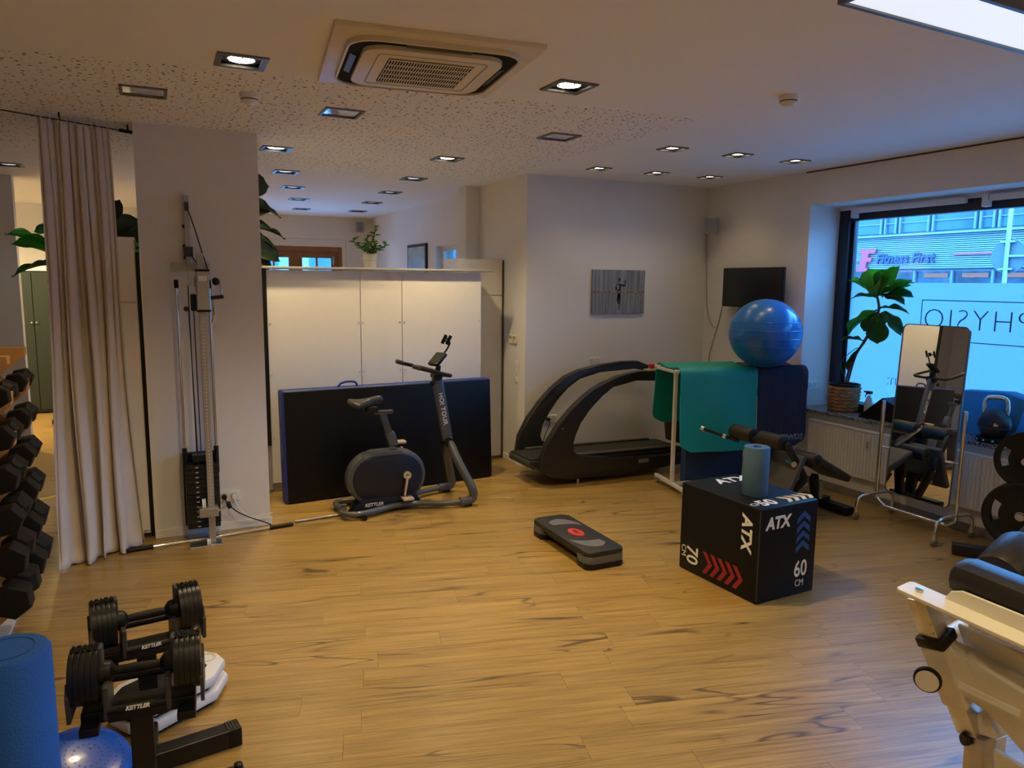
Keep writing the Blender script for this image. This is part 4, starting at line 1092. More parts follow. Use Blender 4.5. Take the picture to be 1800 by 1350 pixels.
for x, y in ((3.62, 6.03), (4.8, 6.03), (3.62, 6.58), (4.8, 6.58)): B().cyl((x, y, 0), (x, y, .07), .014, n=10).obj('levelling_foot', STEEL, tm)
B().box((5.02, 6.33, .52), (.06, .42, .60), rot=(0, R(-8), 0), bev=.02).obj('front_column', TMD, tm)
B().box((4.88, 6.32, .98), (.16, .62, .09), rot=(0, R(-25), 0), bev=.02).obj('console', BLACK, tm)

# ---- poster of a runner, TV, second picture, speakers
def poster_mat():
    m, nt, N, L, b = nodes_mat('grey_brushed_print')
    tc = N.new('ShaderNodeTexCoord'); mp = N.new('ShaderNodeMapping'); mp.inputs['Scale'].default_value = (14, 1, .6); L.new(tc.outputs['Object'], mp.inputs[0])
    no = N.new('ShaderNodeTexNoise'); no.inputs['Scale'].default_value = 3; no.inputs['Detail'].default_value = 5; L.new(mp.outputs[0], no.inputs['Vector'])
    cr = N.new('ShaderNodeValToRGB'); cr.color_ramp.elements[0].position = .25; cr.color_ramp.elements[0].color = (.09, .09, .09, 1); cr.color_ramp.elements[1].position = .75; cr.color_ramp.elements[1].color = (.34, .34, .345, 1)
    L.new(no.outputs['Fac'], cr.inputs[0]); L.new(cr.outputs[0], b.inputs['Base Color']); b.inputs['Roughness'].default_value = .5
    return m
POST = poster_mat()
def make_poster(name, lab, w, h, m):
    t = thing(name, lab, 'picture'); t.matrix_world = m
    B().box((0, .0, 0), (w, .025, h), bev=.002).obj('canvas', POST, t, smooth=False)
    b = B(); y = -.0135
    def lim(p0, p1, w0, w1):
        p0, p1 = Vector((p0[0], y, p0[1])), Vector((p1[0], y, p1[1])); d = (p1 - p0).normalized(); n = Vector((d.z, 0, -d.x))
        b.poly([p0 + n * w0, p1 + n * w1, p1 - n * w1, p0 - n * w0])
    k = h / .47
    pts = dict(hip=(0, -.02), sh=(.002, .09), hd=(.004, .125))
    b.poly([(.004 + .017 * k * math.cos(a), y, (.125 + .025 * math.sin(a)) * k) for a in [i * PI / 8 for i in range(16)]])
    for p0, p1, w0, w1 in (((-.004, -.015), (.0, .085), .022, .030), ((.02, .075), (.075, .062), .011, .009), ((.075, .06), (.078, .125), .008, .006), ((-.02, .075), (-.045, .03), .011, .009), ((-.045, .03), (.0, .025), .008, .006), ((.004, -.02), (-.015, -.09), .018, .012), ((-.015, -.09), (-.002, -.13), .010, .006), ((.008, -.02), (.012, -.095), .016, .012), ((.012, -.095), (.002, -.185), .010, .005), ((.002, -.185), (.02, -.19), .005, .003)):
        lim((p0[0] * k, p0[1] * k), (p1[0] * k, p1[1] * k), w0 * k, w1 * k)
    b.obj('runner_silhouette', P('stencil_black', (.008, .008, .008), .6), t, smooth=False)
    b = B(); b.poly([(-.028 * k, y - .0004, .07 * k), (-.005 * k, y - .0004, .075 * k), (-.002 * k, y - .0004, .03 * k), (-.02 * k, y - .0004, .02 * k)]); b.poly([(.004 * k, y - .0004, .11 * k), (.016 * k, y - .0004, .13 * k), (.010 * k, y - .0004, .09 * k)])
    b.obj('runner_highlight', P('stencil_grey', (.33, .33, .33), .6), t, smooth=False)
    B().box((0, y - .001, .0), (w - .002, .0012, .013)).obj('tape_stripe', P('tape_orange', (.55, .24, .03), .6), t, smooth=False)
    b = B()
    for i in range(14):
        x = -w / 2 + .02 + i * w / 14
        if i % 3 != 2: b.box((x, y - .002, 0), (.026, .0012, .007))
    b.obj('tape_mark', P('stencil_black', (.008, .008, .008), .6), t, smooth=False)
    return t
make_poster('wall_picture', 'grey picture of a running figure behind an orange tape on the wall', .67, .465, Matrix.Translation((4.527, YB - .014, 1.836)))
make_poster('wall_picture', 'tilted grey picture with orange tape hanging below the television', .67, .465, Matrix.Translation((XW - .014, 5.87, 1.60)) @ Matrix.Rotation(R(-90), 4, 'Z') @ Matrix.Rotation(R(32), 4, 'Y'))
tv = thing('television', 'flat black television on the wall beside the window', 'television', (5.60, 5.92, 1.895))
B().box((0, 0, 0), (.035, .86, .41), bev=.006).obj('housing', BLACK, tv, smooth=False)
B().box((-.0185, 0, .004), (.002, .845, .39)).obj('screen', SCREEN, tv, smooth=False)
B().box((.06, 0, 0), (.10, .10, .16), bev=.01).obj('wall_bracket', BLACK, tv, smooth=False)
tc_ = thing('television_cable', 'thin white cables running down the wall to the television', 'cable')
q = [at(1243, 412, 0, 5.70), at(1242, 470, 0, 5.71), at(1243, 540, 0, 5.71), at(1252, 572, 0, 5.71), at(1262, 574, 0, 5.71)]
B().tube(q, .005, 6, smooth=5).obj('cord', P('cable_beige', (.42, .38, .33), .6), tc_)
B().tube([at(1269, 540, 0, 5.71), at(1262, 570, 0, 5.71), at(1250, 610, 0, 5.71), at(1245, 635, 0, 5.71)], .004, 6, smooth=5).obj('cord', P('cable_brown', (.25, .17, .10), .6), tc_)
def speaker(lab, loc, rz):
    t = thing('wall_speaker', lab, 'speaker', loc, rz)
    SPK = P('speaker_grey', (.32, .33, .36), .5)
    B().prism([(-.065, 0), (.065, 0), (.075, -.06), (.05, -.13), (-.05, -.13), (-.075, -.06)], .17, Matrix.Translation((0, 0, -.085)), bev=.008).obj('cabinet', SPK, t)
    B().box((0, -.133, 0), (.09, .008, .145), bev=.003).obj('grille', P('speaker_grille', (.22, .23, .26), .6), t)
    B().box((0, .02, -.06), (.04, .06, .05)).obj('bracket', WHITE_P, t, smooth=False)
speaker('small grey speaker high in the corner above the television', (5.62, 6.60, 2.56), R(-50))
speaker('small grey speaker on the far wall above the plant', (3.26, YR - .12, 2.84), R(-10))
pfm = thing('framed_picture', 'black framed picture on the side wall of the rear room', 'picture', (3.485, 10.45, 2.10), R(-90))
B().box((0, 0, 0), (.84, .03, .72), bev=.004).obj('frame', BLACK, pfm, smooth=False)
B().box((0, -.016, 0), (.76, .004, .64)).obj('print', P('pale_print', (.34, .40, .36), .35, vary=.3, vscale=4), pfm, smooth=False)

# ---- green cabinets far left, tape, chair castor
for i, (x, lab) in enumerate(((-1.52, 'dark green cabinet at the far left end of the rear room'), (-.85, 'dark green cabinet beside the first, mostly behind the curtain'))):
    g = thing('green_cabinet', lab, 'cabinet', (x, 12.6, 0), group='green cabinets')
    B().box((0, 0, 1.02), (.65, .42, 2.0)).obj('body', GREENC, g, smooth=False)
    for s in (-1, 1):
        d_ = B().box((s * .163, -.222, 1.03), (.318, .02, 1.94), bev=.003).obj('door', GREENC, g, smooth=False)
        B().ball((s * .03, -.245, 1.30), .016, n=10).obj('knob', STEEL, d_)
    B().box((0, 0, 2.06), (.67, .46, .07)).obj('top_board', WHITE, g, smooth=False)
tp = B().box((0, 0, .0012), (.05, 1.3, .0012)).obj('floor_tape', TAPE); tag(tp, 'strip of yellow tape on the floor behind the dumbbell rack', 'tape', loc=(-.86, 7.55, 0), rz=R(-58))
ch = thing('office_chair', 'office chair on castors mostly hidden behind the curtain', 'chair', (-.98, 11.3, 0))
for k in range(5):
    a = k * 2 * PI / 5 + .3
    B().span((0, 0, .10), (.30 * math.cos(a), .30 * math.sin(a), .075), .04, .03, bev=.006).obj('base_leg', CHROME, ch)
    B().cyl((.30 * math.cos(a) - .02, .30 * math.sin(a), .032), (.30 * math.cos(a) + .02, .30 * math.sin(a), .032), .032, n=14).obj('castor', BLACK, ch)
B().cyl((0, 0, .08), (0, 0, .45), .03, n=14).obj('gas_lift', BLACK, ch)
B().box((0, 0, .48), (.48, .46, .07), bev=.03, seg=3).obj('seat', BLACK, ch)
B().box((.02, .22, .80), (.44, .05, .50), bev=.022, seg=3).obj('backrest', BLACK, ch)
# ================================================================== mat rack with mats and ball
RK0, RK1 = Vector((4.285, 5.44, 0)), Vector((5.50, 5.18, 0))
rd = (RK1 - RK0).normalized(); rn = Vector((-rd.y, rd.x, 0)); RL = (RK1 - RK0).length
mk = thing('mat_rack', 'white wheeled hanging rack carrying the exercise mats', 'rack', RK0, math.atan2(rd.y, rd.x))
RKW = P('rack_white', (.62, .58, .55), .4)
ZB = 1.135
for x in (0, RL):
    B().box((x, 0, ZB / 2 + .03), (.032, .032, ZB - .06), bev=.003).obj('post', RKW, mk, smooth=False)
    B().box((x, .04, .075), (.035, .62, .03), bev=.003).obj('foot', RKW, mk, smooth=False)
    B().box((x, .19, ZB - .012), (.03, .45, .025), bev=.003).obj('top_arm', RKW, mk, smooth=False)
    for y in (-.25, .33):
        c = B().cyl((x - .012, y, .028), (x + .012, y, .028), .028, n=16).obj('castor', GREY, mk)
        B().box((x, y, .05), (.034, .03, .03), bev=.004).obj('castor_fork', STEEL, c, smooth=False)
for y in (-.02, .40): B().cyl((-.03, y, ZB), (RL + .05, y, ZB), .014, n=12).obj('hanging_bar', RKW, mk)
B().box((RL / 2, 0, .075), (RL, .03, .03)).obj('cross_bar', RKW, mk, smooth=False)

def arch_mat(x0, x1, front, back, zt, th, rib=0, rc=.11, flare=.0, depth=.36, sag=.02):
    """mat draped over the two bars: path in local (y, z), extruded along local x with rounded corners"""
    path = [(-.055 - flare, zt - front)]
    k = 12
    for i in range(1, k): path.append((-.055 - flare * (1 - i / k), zt - front + (front - .07) * i / k))
    for i in range(7): a = PI - (PI / 2) * i / 6; path.append((.015 + .07 * math.cos(a), zt - .07 + .07 * math.sin(a)))
    for i in range(1, 8): t = i / 8; path.append((.015 + (depth - .03) * t, zt - sag * math.sin(PI * t)))
    for i in range(7): a = PI / 2 * (1 - i / 6); path.append((depth - .015 + .07 * math.cos(a), zt - .07 + .07 * math.sin(a)))
    for i in range(1, k + 1): path.append((depth + .055 + .06 * (i / k) ** 1.3, zt - .07 - (back - .07) * i / k))
    L_ = [0]
    for p, q in zip(path, path[1:]): L_.append(L_[-1] + math.hypot(q[0] - p[0], q[1] - p[1]))
    T = L_[-1]
    b = B(); nx = rib * 4 if rib else 26
    outer, inner = [], []
    for j, (y, z) in enumerate(path):
        p0 = path[max(j - 1, 0)]; p1 = path[min(j + 1, len(path) - 1)]
        ty, tz = p1[0] - p0[0], p1[1] - p0[1]; l = math.hypot(ty, tz); ny, nz = -tz / l, ty / l
        e = min(L_[j], T - L_[j]); ins = rc - math.sqrt(max(0, rc * rc - (rc - min(e, rc)) ** 2))
        ro, ri = [], []
        for i in range(nx + 1):
            u = i / nx; x = x0 + ins + (x1 - x0 - 2 * ins) * u
            w = .012 * math.sin(7 * u + j * .15) * (1 if j < 10 else .3)
            o = th + (.0035 * math.sin(PI * 2 * rib * u) if rib else 0)
            ro.append(b.bm.verts.new((x, y + ny * o + w, z + nz * o))); ri.append(b.bm.verts.new((x, y + w, z)))
        outer.append(ro); inner.append(ri)
    n = len(path)
    for j in range(n - 1):
        for i in range(nx):
            b.bm.faces.new((outer[j][i], outer[j][i + 1], outer[j + 1][i + 1], outer[j + 1][i]))
            b.bm.faces.new((inner[j][i], inner[j + 1][i], inner[j + 1][i + 1], inner[j][i + 1]))
        b.bm.faces.new((outer[j][0], outer[j + 1][0], inner[j + 1][0], inner[j][0])); b.bm.faces.new((outer[j][nx], inner[j][nx], inner[j + 1][nx], outer[j + 1][nx]))
    for i in range(nx):
        b.bm.faces.new((outer[0][i], inner[0][i], inner[0][i + 1], outer[0][i + 1])); b.bm.faces.new((outer[-1][i], outer[-1][i + 1], inner[-1][i + 1], inner[-1][i]))
    return b
gm = arch_mat(.02, .80, .77, .60, ZB + .022, .013, flare=.03, depth=.42).obj('exercise_mat', TEAL, None, ang=60)
tag(gm, 'thick teal green exercise mat draped over the white rack', 'exercise mat', loc=RK0, rz=math.atan2(rd.y, rd.x))
nm = thing('exercise_mat', 'navy ribbed exercise mat draped over the rack end near the window', 'exercise mat', RK0, math.atan2(rd.y, rd.x))
arch_mat(.815, 1.335, .75, .35, ZB + .020, .012, rib=26, flare=.02, depth=.34).obj('mat', NAVY, nm, ang=50)
text('lettering', 'TIWDS', .075, P('mat_print', (.30, .34, .40), .6), nm, frame((1.17, -.104, ZB - .64), (1, 0, 0), (0, 0, 1)), ext=.001, off=.001)
hb = B().box((0, 0, 0), (.62, .10, .40), bev=.02, seg=3).obj('foam_block', P('navy_block', (.014, .045, .14), .6)); tag(hb, 'navy blue foam block standing under the mat rack', 'foam block', loc=(4.80, 5.50, .201), rz=math.atan2(rd.y, rd.x))

# gym ball
bc_ = at(1345, 586, 2, 1.475)
bd = (bc_ - CAM_P).dot(_f)
br_ = 62 / F_PX * bd
gb = thing('gym_ball', 'large shiny blue gym ball resting on top of the mats', 'gym ball', bc_)
B().ball((0, 0, 0), br_, (1, 1, .97), n=48).obj('ball', BALLB, gb)
b = B()
for z in (-.35, -.12, .12, .35):
    rr_ = br_ * math.sqrt(1 - z * z) + .0006
    b.tube([(rr_ * math.cos(a), rr_ * math.sin(a), z * br_ * .97) for a in [k * PI / 32 for k in range(64)]], .0022, 4, closed=True)
b.obj('moulded_ring', BALLB, gb)
B().cyl((-.03, -br_ * .995, .02), (-.03, -br_ * 1.003, .02), .012, n=12).obj('valve', BALLB, gb)

# ================================================================== plyo box, roller, step
bxo = thing('jump_box', 'black foam jump box with white ATX print and coloured arrows', 'jump box', (3.195, 3.21, 0), R(2.5))
BW, BD, BH = .50, .70, .60        # local x (right face), local y (left face), height
B().box((BW / 2, BD / 2, BH / 2), (BW, BD, BH), bev=.012, seg=3).obj('cover', VINYL, bxo)
b = B()
for z in (BH - .02,):
    b.tube([(.004, .004, z), (BW - .004, .004, z)], .004, 6)
b.tube([(.004, .004, .02), (.004, .004, BH - .02)], .004, 6)
b.obj('seam', P('seam_black', (.03, .03, .032), .5), bxo)
FR = lambda x, z: frame((x, -.0006, z), (1, 0, 0), (0, 0, 1))             # right face, seen from -y
LF = lambda y, z: frame((-.0006, y, z), (0, -1, 0), (0, 0, 1))            # left face, seen from -x
TP = lambda x, y: frame((x, y, BH + .0006), (1, 0, 0), (0, 1, 0))
def rotm(m, deg): return m @ Matrix.Rotation(R(deg), 4, 'Z')
text('lettering', 'ATX', .105, WHITEPR, bxo, FR(.15, .495), off=.004, shear=.15, sx=.95, ext=.0008)
text('lettering', '60', .145, WHITEPR, bxo, FR(.37, .165), off=.002, sx=.80, ext=.0008)
text('lettering', 'CM', .062, WHITEPR, bxo, FR(.365, .075), off=0, sx=.85, ext=.0008)
text('lettering', 'ATX', .112, WHITEPR, bxo, rotm(LF(.105, .425), -90), off=.004, shear=.15, sx=1.0, ext=.0008)
text('lettering', '70', .15, WHITEPR, bxo, rotm(LF(.575, .125), -90), off=.002, sx=.85, ext=.0008)
text('lettering', 'CM', .062, WHITEPR, bxo, rotm(LF(.655, .135), -90), off=0, sx=.9, ext=.0008)
text('lettering', 'ATX', .14, WHITEPR, bxo, TP(.33, .58), off=.004, shear=.15, sx=1.0, ext=.0008)
text('lettering', '50', .135, WHITEPR, bxo, TP(.14, .085), off=.003, sx=1.0, ext=.0008)
text('lettering', 'CM', .06, WHITEPR, bxo, TP(.05, .085), off=0, sx=1.0, ext=.0008)
def chevrons(m, n, w, st, th, mat):
    for k in range(n):
        x = k * st
        q = m @ Matrix.Translation((x, 0, 0))
        B().prism([(0, w), (th, w), (th + w * .75, 0), (th, -w), (0, -w), (w * .75, 0)], .0012, q).obj('arrow', mat, bxo, smooth=False)
chevrons(rotm(FR(.375, .275), 90), 4, .058, .062, .036, BLUEPR)
chevrons(LF(.47, .115), 5, .072, .067, .036, RED)
chevrons(TP(.27, .085), 4, .055, .062, .034, GOLDPR)
rl = thing('foam_roller', 'slate blue foam roller standing upright on the jump box', 'foam roller', (3.195 + .30 * math.cos(R(2.5)) - .20 * math.sin(R(2.5)), 3.21 + .20, BH))
fr_p = at(1330, 874, 2, BH)
rl.location = (fr_p.x + .04, fr_p.y + .06, BH)
B().lathe([(.027, 0), (.078, 0), (.08, .004), (.08, .306), (.078, .31), (.027, .31)], 40, caps=False).lathe([(.027, .31), (.027, 0)], 40, caps=False).obj('roller', GREYBLUE, rl, ang=40)

stp = thing('step_platform', 'black aerobic step with grey swooshes and a red oval badge', 'step platform', (2.695, 4.50, 0), R(-90.5))
SLN, SWD, SH = .83, .30, .125
# local x along the length
B().prism(rr(SLN / 2, .045, 6, SWD / 2), .035, Matrix.Translation((0, 0, SH - .035)), bev=.010).obj('deck', P('step_black', (.016, .016, .017), .55, bump=.2, bscale=300), stp)
B().box((0, 0, SH - .05), (SLN - .16, SWD - .05, .04)).obj('underframe', BLACK, stp, smooth=False)
for s in (-1, 1):
    bl_ = B().prism(rr(.085, .042, 5, SWD / 2), .052, Matrix.Translation((s * (SLN / 2 - .085), 0, .040)), bev=.006).obj('end_block', P('step_grey', (.115, .115, .12), .5), stp)
    B().prism(rr(.085, .042, 5, SWD / 2), .040, Matrix.Translation((s * (SLN / 2 - .085), 0, 0)), bev=.006).obj('foot', BLACK, bl_)
SG = P('step_grey_print', (.13, .13, .135), .5)
def swoosh(s):
    o = []; i_ = []
    for k in range(15):
        t = k / 14; a = R(-75 + 118 * t)
        o.append((s * (.09 + .23 * math.cos(a)), s * .128 * math.sin(a))); i_.append((s * (.09 + .23 * math.cos(a) - .012 - .12 * math.sin(PI * t * .8 + .15)), s * (.128 * math.sin(a) * (1 - .12 * t) )))
    b = B().prism(o + i_[::-1], .0015, Matrix.Translation((0, 0, SH - .0003)))
    return b.obj('grey_swoosh', SG, stp, smooth=False)
swoosh(1); swoosh(-1)
B().prism([(.085 * math.cos(k * PI / 16), .05 * math.sin(k * PI / 16)) for k in range(32)], .002, Matrix.Translation((0, 0, SH - .0003))).obj('red_badge', P('badge_red', (.60, .03, .03), .5), stp, smooth=False)
text('lettering', 'RELS', .042, BLACK, stp, frame((0, 0, SH + .0022), (1, 0, 0), (0, 1, 0)), ext=.0006, shear=.2)

# ================================================================== roman bench
bn = thing('training_bench', 'black adjustable bench with foam rollers between jump box and mat rack', 'weight bench', (0, 0, 0))
BX, BY = 4.52, 4.50
def foam(name, p0, p1, r):
    o = B().cyl(p0, p1, r, n=24, bev=.012).obj(name, LEATHER, bn)
    d = (Vector(p1) - Vector(p0)).normalized()
    B().cyl(Vector(p0) - d * .006, Vector(p0), .022, n=14).obj('end_cap', BLACK, o); B().cyl(Vector(p1), Vector(p1) + d * .006, .022, n=14).obj('end_cap', BLACK, o)
RX, RZ = 4.41, .69
foam('foam_roller_pad', (RX, BY + .30, RZ), (RX, BY + .055, RZ), .062); foam('foam_roller_pad', (RX, BY - .02, RZ), (RX, BY - .265, RZ), .062)
foam('foam_roller_pad', (RX + .34, BY - .07, RZ - .17), (RX + .34, BY - .31, RZ - .17), .060); foam('foam_roller_pad', (RX + .34, BY + .28, RZ - .17), (RX + .34, BY + .04, RZ - .17), .060)
B().cyl((RX, BY + .30, RZ), (RX, BY - .27, RZ), .014, n=10).obj('axle', BLACK_S, bn); B().cyl((RX + .34, BY + .28, RZ - .17), (RX + .34, BY - .31, RZ - .17), .014, n=10).obj('axle', BLACK_S, bn)
B().span((RX, BY + .015, RZ), (RX + .34, BY + .0, RZ - .17), .05, .05, bev=.005).obj('roller_arm', BLACK_S, bn)
B().span((RX + .02, BY - .27, RZ + .0), (RX + .22, BY - .30, RZ - .30), .04, .05, bev=.008).obj('side_arm', BLACK_S, bn)
B().span((RX - .02, BY + .0, RZ - .0), (RX + .06, BY + .0, .09), .06, .09, bev=.006).obj('upright', BLACK_S, bn)
B().span((RX + .22, BY - .30, RZ - .30), (RX + .10, BY - .12, .10), .05, .06, bev=.006).obj('strut', BLACK_S, bn)
B().span((RX - .10, BY, .08), (5.22, BY - .02, .08), .07, .07, bev=.006).obj('base_beam', BLACK_S, bn)
B().box((5.20, BY - .02, .04), (.10, .52, .07), bev=.008).obj('stabiliser', BLACK, bn); B().box((RX - .05, BY, .04), (.10, .5, .07), bev=.008).obj('stabiliser', BLACK, bn)
# lever to the left with chrome ends
B().span((RX - .03, BY + .20, RZ - .07), (RX - .12, BY + .52, RZ - .02), .022, .022).obj('lever', BLACK_S, bn)
B().cyl((RX - .12, BY + .52, RZ - .02), (RX - .128, BY + .55, RZ - .015), .022, n=14).obj('lever_end', CHROME, bn)
B().cyl((RX - .06, BY + .31, RZ - .055), (RX - .068, BY + .34, RZ - .05), .02, n=14).obj('lever_collar', CHROME, bn)
B().cyl((RX + .13, BY - .20, RZ - .17), (RX + .09, BY - .30, RZ - .17), .024, n=16).obj('lock_pin', CHROME, bn)
B().cyl((RX + .14, BY - .16, .26), (RX + .10, BY - .24, .26), .020, n=14).obj('pop_pin', CHROME, bn)
# inclined back pad facing the mirror
pmx = Euler((0, R(-52), 0)).to_matrix()
B().box((5.03, BY - .08, .41), (.46, .32, .065), Euler((0, R(28), 0)).to_matrix(), bev=.02, seg=3).obj('seat_pad', P('bench_pad', (.020, .021, .026), .42, bump=.06), bn)
B().box((4.50, BY - .10, .40), (.40, .46, .05), Euler((0, R(-62), 0)).to_matrix(), bev=.015, seg=3).obj('back_pad', P('bench_pad_grey', (.055, .052, .052), .5), bn)
B().span((4.95, BY - .1, .33), (5.05, BY - .05, .08), .06, .08, bev=.006).obj('pad_post', BLACK_S, bn)
B().span((4.75, BY - .05, .42), (4.62, BY - .02, .09), .06, .08, bev=.006).obj('pad_post', BLACK_S, bn)
B().box((5.035, BY - .10, .20), (.004, .045, .15)).obj('label_plate', P('silver_label', (.5, .5, .52), .4), bn, smooth=False)

# ================================================================== mirror on castors
mi = thing('mirror_stand', 'tall tilting mirror on a chrome stand with castors before the window', 'mirror', (5.40, 3.79, 0))
MW = .545
B().tube([(0, -.345, .155), (0, -.345, 1.005)], .0165, 14).obj('post', CHROME, mi); B().tube([(0, .345, .155), (0, .345, .985)], .0165, 14).obj('post', CHROME, mi)
B().tube([(0, .345, .20), (0, .33, .155), (0, .27, .115), (0, .22, .11), (0, -.22, .11), (0, -.27, .115), (0, -.33, .155), (0, -.345, .20)], .0135, 12, smooth=5).obj('cross_tube', CHROME, mi)
for s in (-1, 1):
    y = s * .345
    B().tube([(-.235, y, .065), (-.235, y, .12), (-.215, y, .175), (-.15, y, .20), (0, y, .205), (.12, y, .20), (.185, y, .175), (.205, y, .12), (.205, y, .065)], .0145, 12, smooth=5).obj('foot_tube', CHROME, mi)
    for x in (-.235, .205):
        c = B().cyl((x, y - .013, .028), (x, y + .013, .028), .028, n=18).obj('castor', P('castor_grey', (.16, .13, .11), .5), mi)
        B().box((x, y, .055), (.030, .034, .022), bev=.004).cyl((x, y, .06), (x, y, .09), .018, n=12).obj('castor_fork', CHROME, c)
tl = Matrix.Translation((.045, 0, .93)) @ Matrix.Rotation(R(3.0), 4, 'Y')
fr_ = tl @ Matrix(((0, 0, 1, 0), (1, 0, 0, 0), (0, 1, 0, 0), (0, 0, 0, 1)))
glass = B().prism(rr(MW / 2, .045, 8, .69), .004, fr_ @ Matrix.Translation((0, 0, -.006))).obj('mirror_glass', MIRROR, mi, smooth=False)
b = B(); ring(b, rr(MW / 2 + .006, .05, 8, .696), rr(MW / 2 - .001, .044, 8, .689), -.010, .004); b.bm.transform(fr_); b.obj('mirror_rim', P('rim_dark', (.10, .10, .10), .4), mi)
B().prism(rr(MW / 2 + .004, .048, 8, .694), .012, fr_ @ Matrix.Translation((0, 0, -.001))).obj('back_board', P('mirror_back_white', (.6, .6, .6), .5), mi, smooth=False)
for s in (-1, 1): B().cyl((.02, s * (MW / 2 + .002), .60), (.0, s * .345, .60), .008, n=10).cyl((-.02, s * .345, .32), (-.03, s * .345, .32), .01, n=10).obj('pivot', STEEL, mi)

# ================================================================== radiators
def radiator(lab, y0, y1):
    t = thing('radiator', lab, 'radiator', (XW, 0, 0), group='panel radiators')
    zb, zt = .215, .645
    n = max(2, round((y1 - y0) / .0335))
    st = (y1 - y0) / n
    RM = P('radiator_enamel', (.70, .67, .60), .4)
    B().box((-.085, (y0 + y1) / 2, (zb + zt) / 2), (.03, y1 - y0, zt - zb), bev=.008).obj('front_panel', RM, t, smooth=False)
    B().box((-.04, (y0 + y1) / 2, (zb + zt) / 2), (.02, y1 - y0, zt - zb), bev=.005).obj('rear_panel', RM, t, smooth=False)
    B().box((-.06, (y0 + y1) / 2, zt + .004), (.095, y1 - y0, .012), bev=.003).obj('top_grille', RM, t, smooth=False)
    rb = B().prism([(-.0105, -.19), (.0105, -.19), (.0105, .19), (-.0105, .19)], .008, frame((0, 0, 0), (0, 1, 0), (0, 0, 1)), bev=.003).obj('flute', RM, t, smooth=False)
    rb.location = (-.107, y0 + st / 2, (zb + zt) / 2 + .005)
    for k in range(1, n): piece(rb, 'flute', t, (-.107, y0 + st * (k + .5), (zb + zt) / 2 + .005))
    for y in (y0 + .15, y1 - .15): B().box((-.0235, y, .30), (.045, .03, .16)).obj('bracket', RM, t, smooth=False)
    return t
r1 = radiator('white panel radiator below the fig and the mirror', 3.95, 5.10)
B().box((-.112, 4.42, .55), (.012, .045, .12), bev=.005).obj('meter_housing', P('meter_white', (.6, .58, .54), .4), r1)
B().box((-.1185, 4.42, .535), (.002, .022, .06)).obj('meter_display', GREY, r1, smooth=False)
radiator('white panel radiator below the kettlebell', 2.95, 3.72)
radiator('white panel radiator at the right edge behind the weight plates', 1.9, 2.85)

# ================================================================== things on the window sill
ZS = .7415
spb = thing('spray_bottle', 'white spray bottle with black trigger on the window sill', 'spray bottle', (5.93, 4.70, ZS))
B().lathe([(.034, 0), (.037, .01), (.037, .10), (.026, .145), (.014, .17), (.014, .18)], 20).obj('bottle', P('frosted_bottle', (.55, .60, .65), .3), spb)
B().box((-.0, .0, .205), (.04, .05, .028), bev=.006).box((0, .035, .208), (.018, .04, .014), bev=.003).obj('spray_head', BLACK, spb)
B().tube([(0, .015, .195), (0, .035, .18), (0, .04, .155)], .005, 6).obj('trigger', BLACK, spb)
bkx = B().box((0, 0, 0), (.16, .19, .075), bev=.004).obj('black_box', BLACK); tag(bkx, 'low black box between fig pot and spray bottle on the sill', 'box', loc=(6.02, 4.80, ZS + .038))
w_ = thing('foam_wedge', 'black triangular foam wedge with blue back on the window sill', 'foam wedge', (0, 0, 0))
YZ = lambda x: Matrix(((0, 0, 1, x), (1, 0, 0, 0), (0, 1, 0, 0), (0, 0, 0, 1)))
B().prism([(4.66, ZS), (4.20, ZS), (4.20, ZS + .12), (4.42, ZS + .205)], .22, YZ(5.74), bev=.006).obj('wedge', VINYL, w_, smooth=False)
B().box((5.965, 4.33, ZS + .13), (.012, .22, .19), bev=.003).obj('blue_back', BLUEV, w_, smooth=False)
fb = B().prism([(3.95, ZS), (3.40, ZS), (3.32, ZS + .33), (3.50, ZS + .37), (3.86, ZS + .34)], .16, YZ(5.93), bev=.01).obj('foam_block', P('azure_foam', (.025, .24, .55), .7, bump=.1)); tag(fb, 'large azure foam block leaning behind the kettlebell', 'foam block')
kb = thing('kettlebell', 'black competition kettlebell with steel handle on the window sill', 'kettlebell', (5.80, 3.47, ZS + .04), R(-65))
B().lathe([(.06, .0), (.082, .008), (.105, .05), (.114, .10), (.105, .15), (.08, .185), (.05, .205), (.02, .212)], 32).obj('bell', P('kettle_black', (.015, .017, .022), .4), kb)
B().tube([(-.072, 0, .165), (-.078, 0, .22), (-.072, 0, .275), (-.045, 0, .30), (0, 0, .304), (.045, 0, .30), (.072, 0, .275), (.078, 0, .22), (.072, 0, .165)], .0165, 14, smooth=6).obj('handle', CHROME, kb)
b = B(); ring(b, [(.1155 * math.cos(k * PI / 16), .1155 * math.sin(k * PI / 16)) for k in range(32)], [(.108 * math.cos(k * PI / 16), .108 * math.sin(k * PI / 16)) for k in range(32)], .072, .078); b.obj('seam_ring', P('kettle_ring', (.05, .06, .07), .3), kb)
B().prism([(-.016, 0), (.012, 0), (.018, .012), (.003, .012), (0, .024), (-.01, .024), (-.012, .01)], .004, frame((.02, -.113, .095), (1, 0, 0), (0, 0, 1))).obj('emblem', WHITEPR, kb, smooth=False)
ks = thing('kettlebell_tray', 'flat black dial ring with white marks under the kettlebell', 'tray', (5.80, 3.47, ZS))
B().lathe([(.118, 0), (.122, .008), (.118, .036), (.09, .039), (.085, .03), (.001, .03)], 32).obj('ring_base', BLACK, ks)
mk_ = B().box((0, 0, 0), (.003, .014, .012)).obj('dial_mark', WHITEPR, ks, smooth=False); mk_.location = (-.1215, 0, .02)
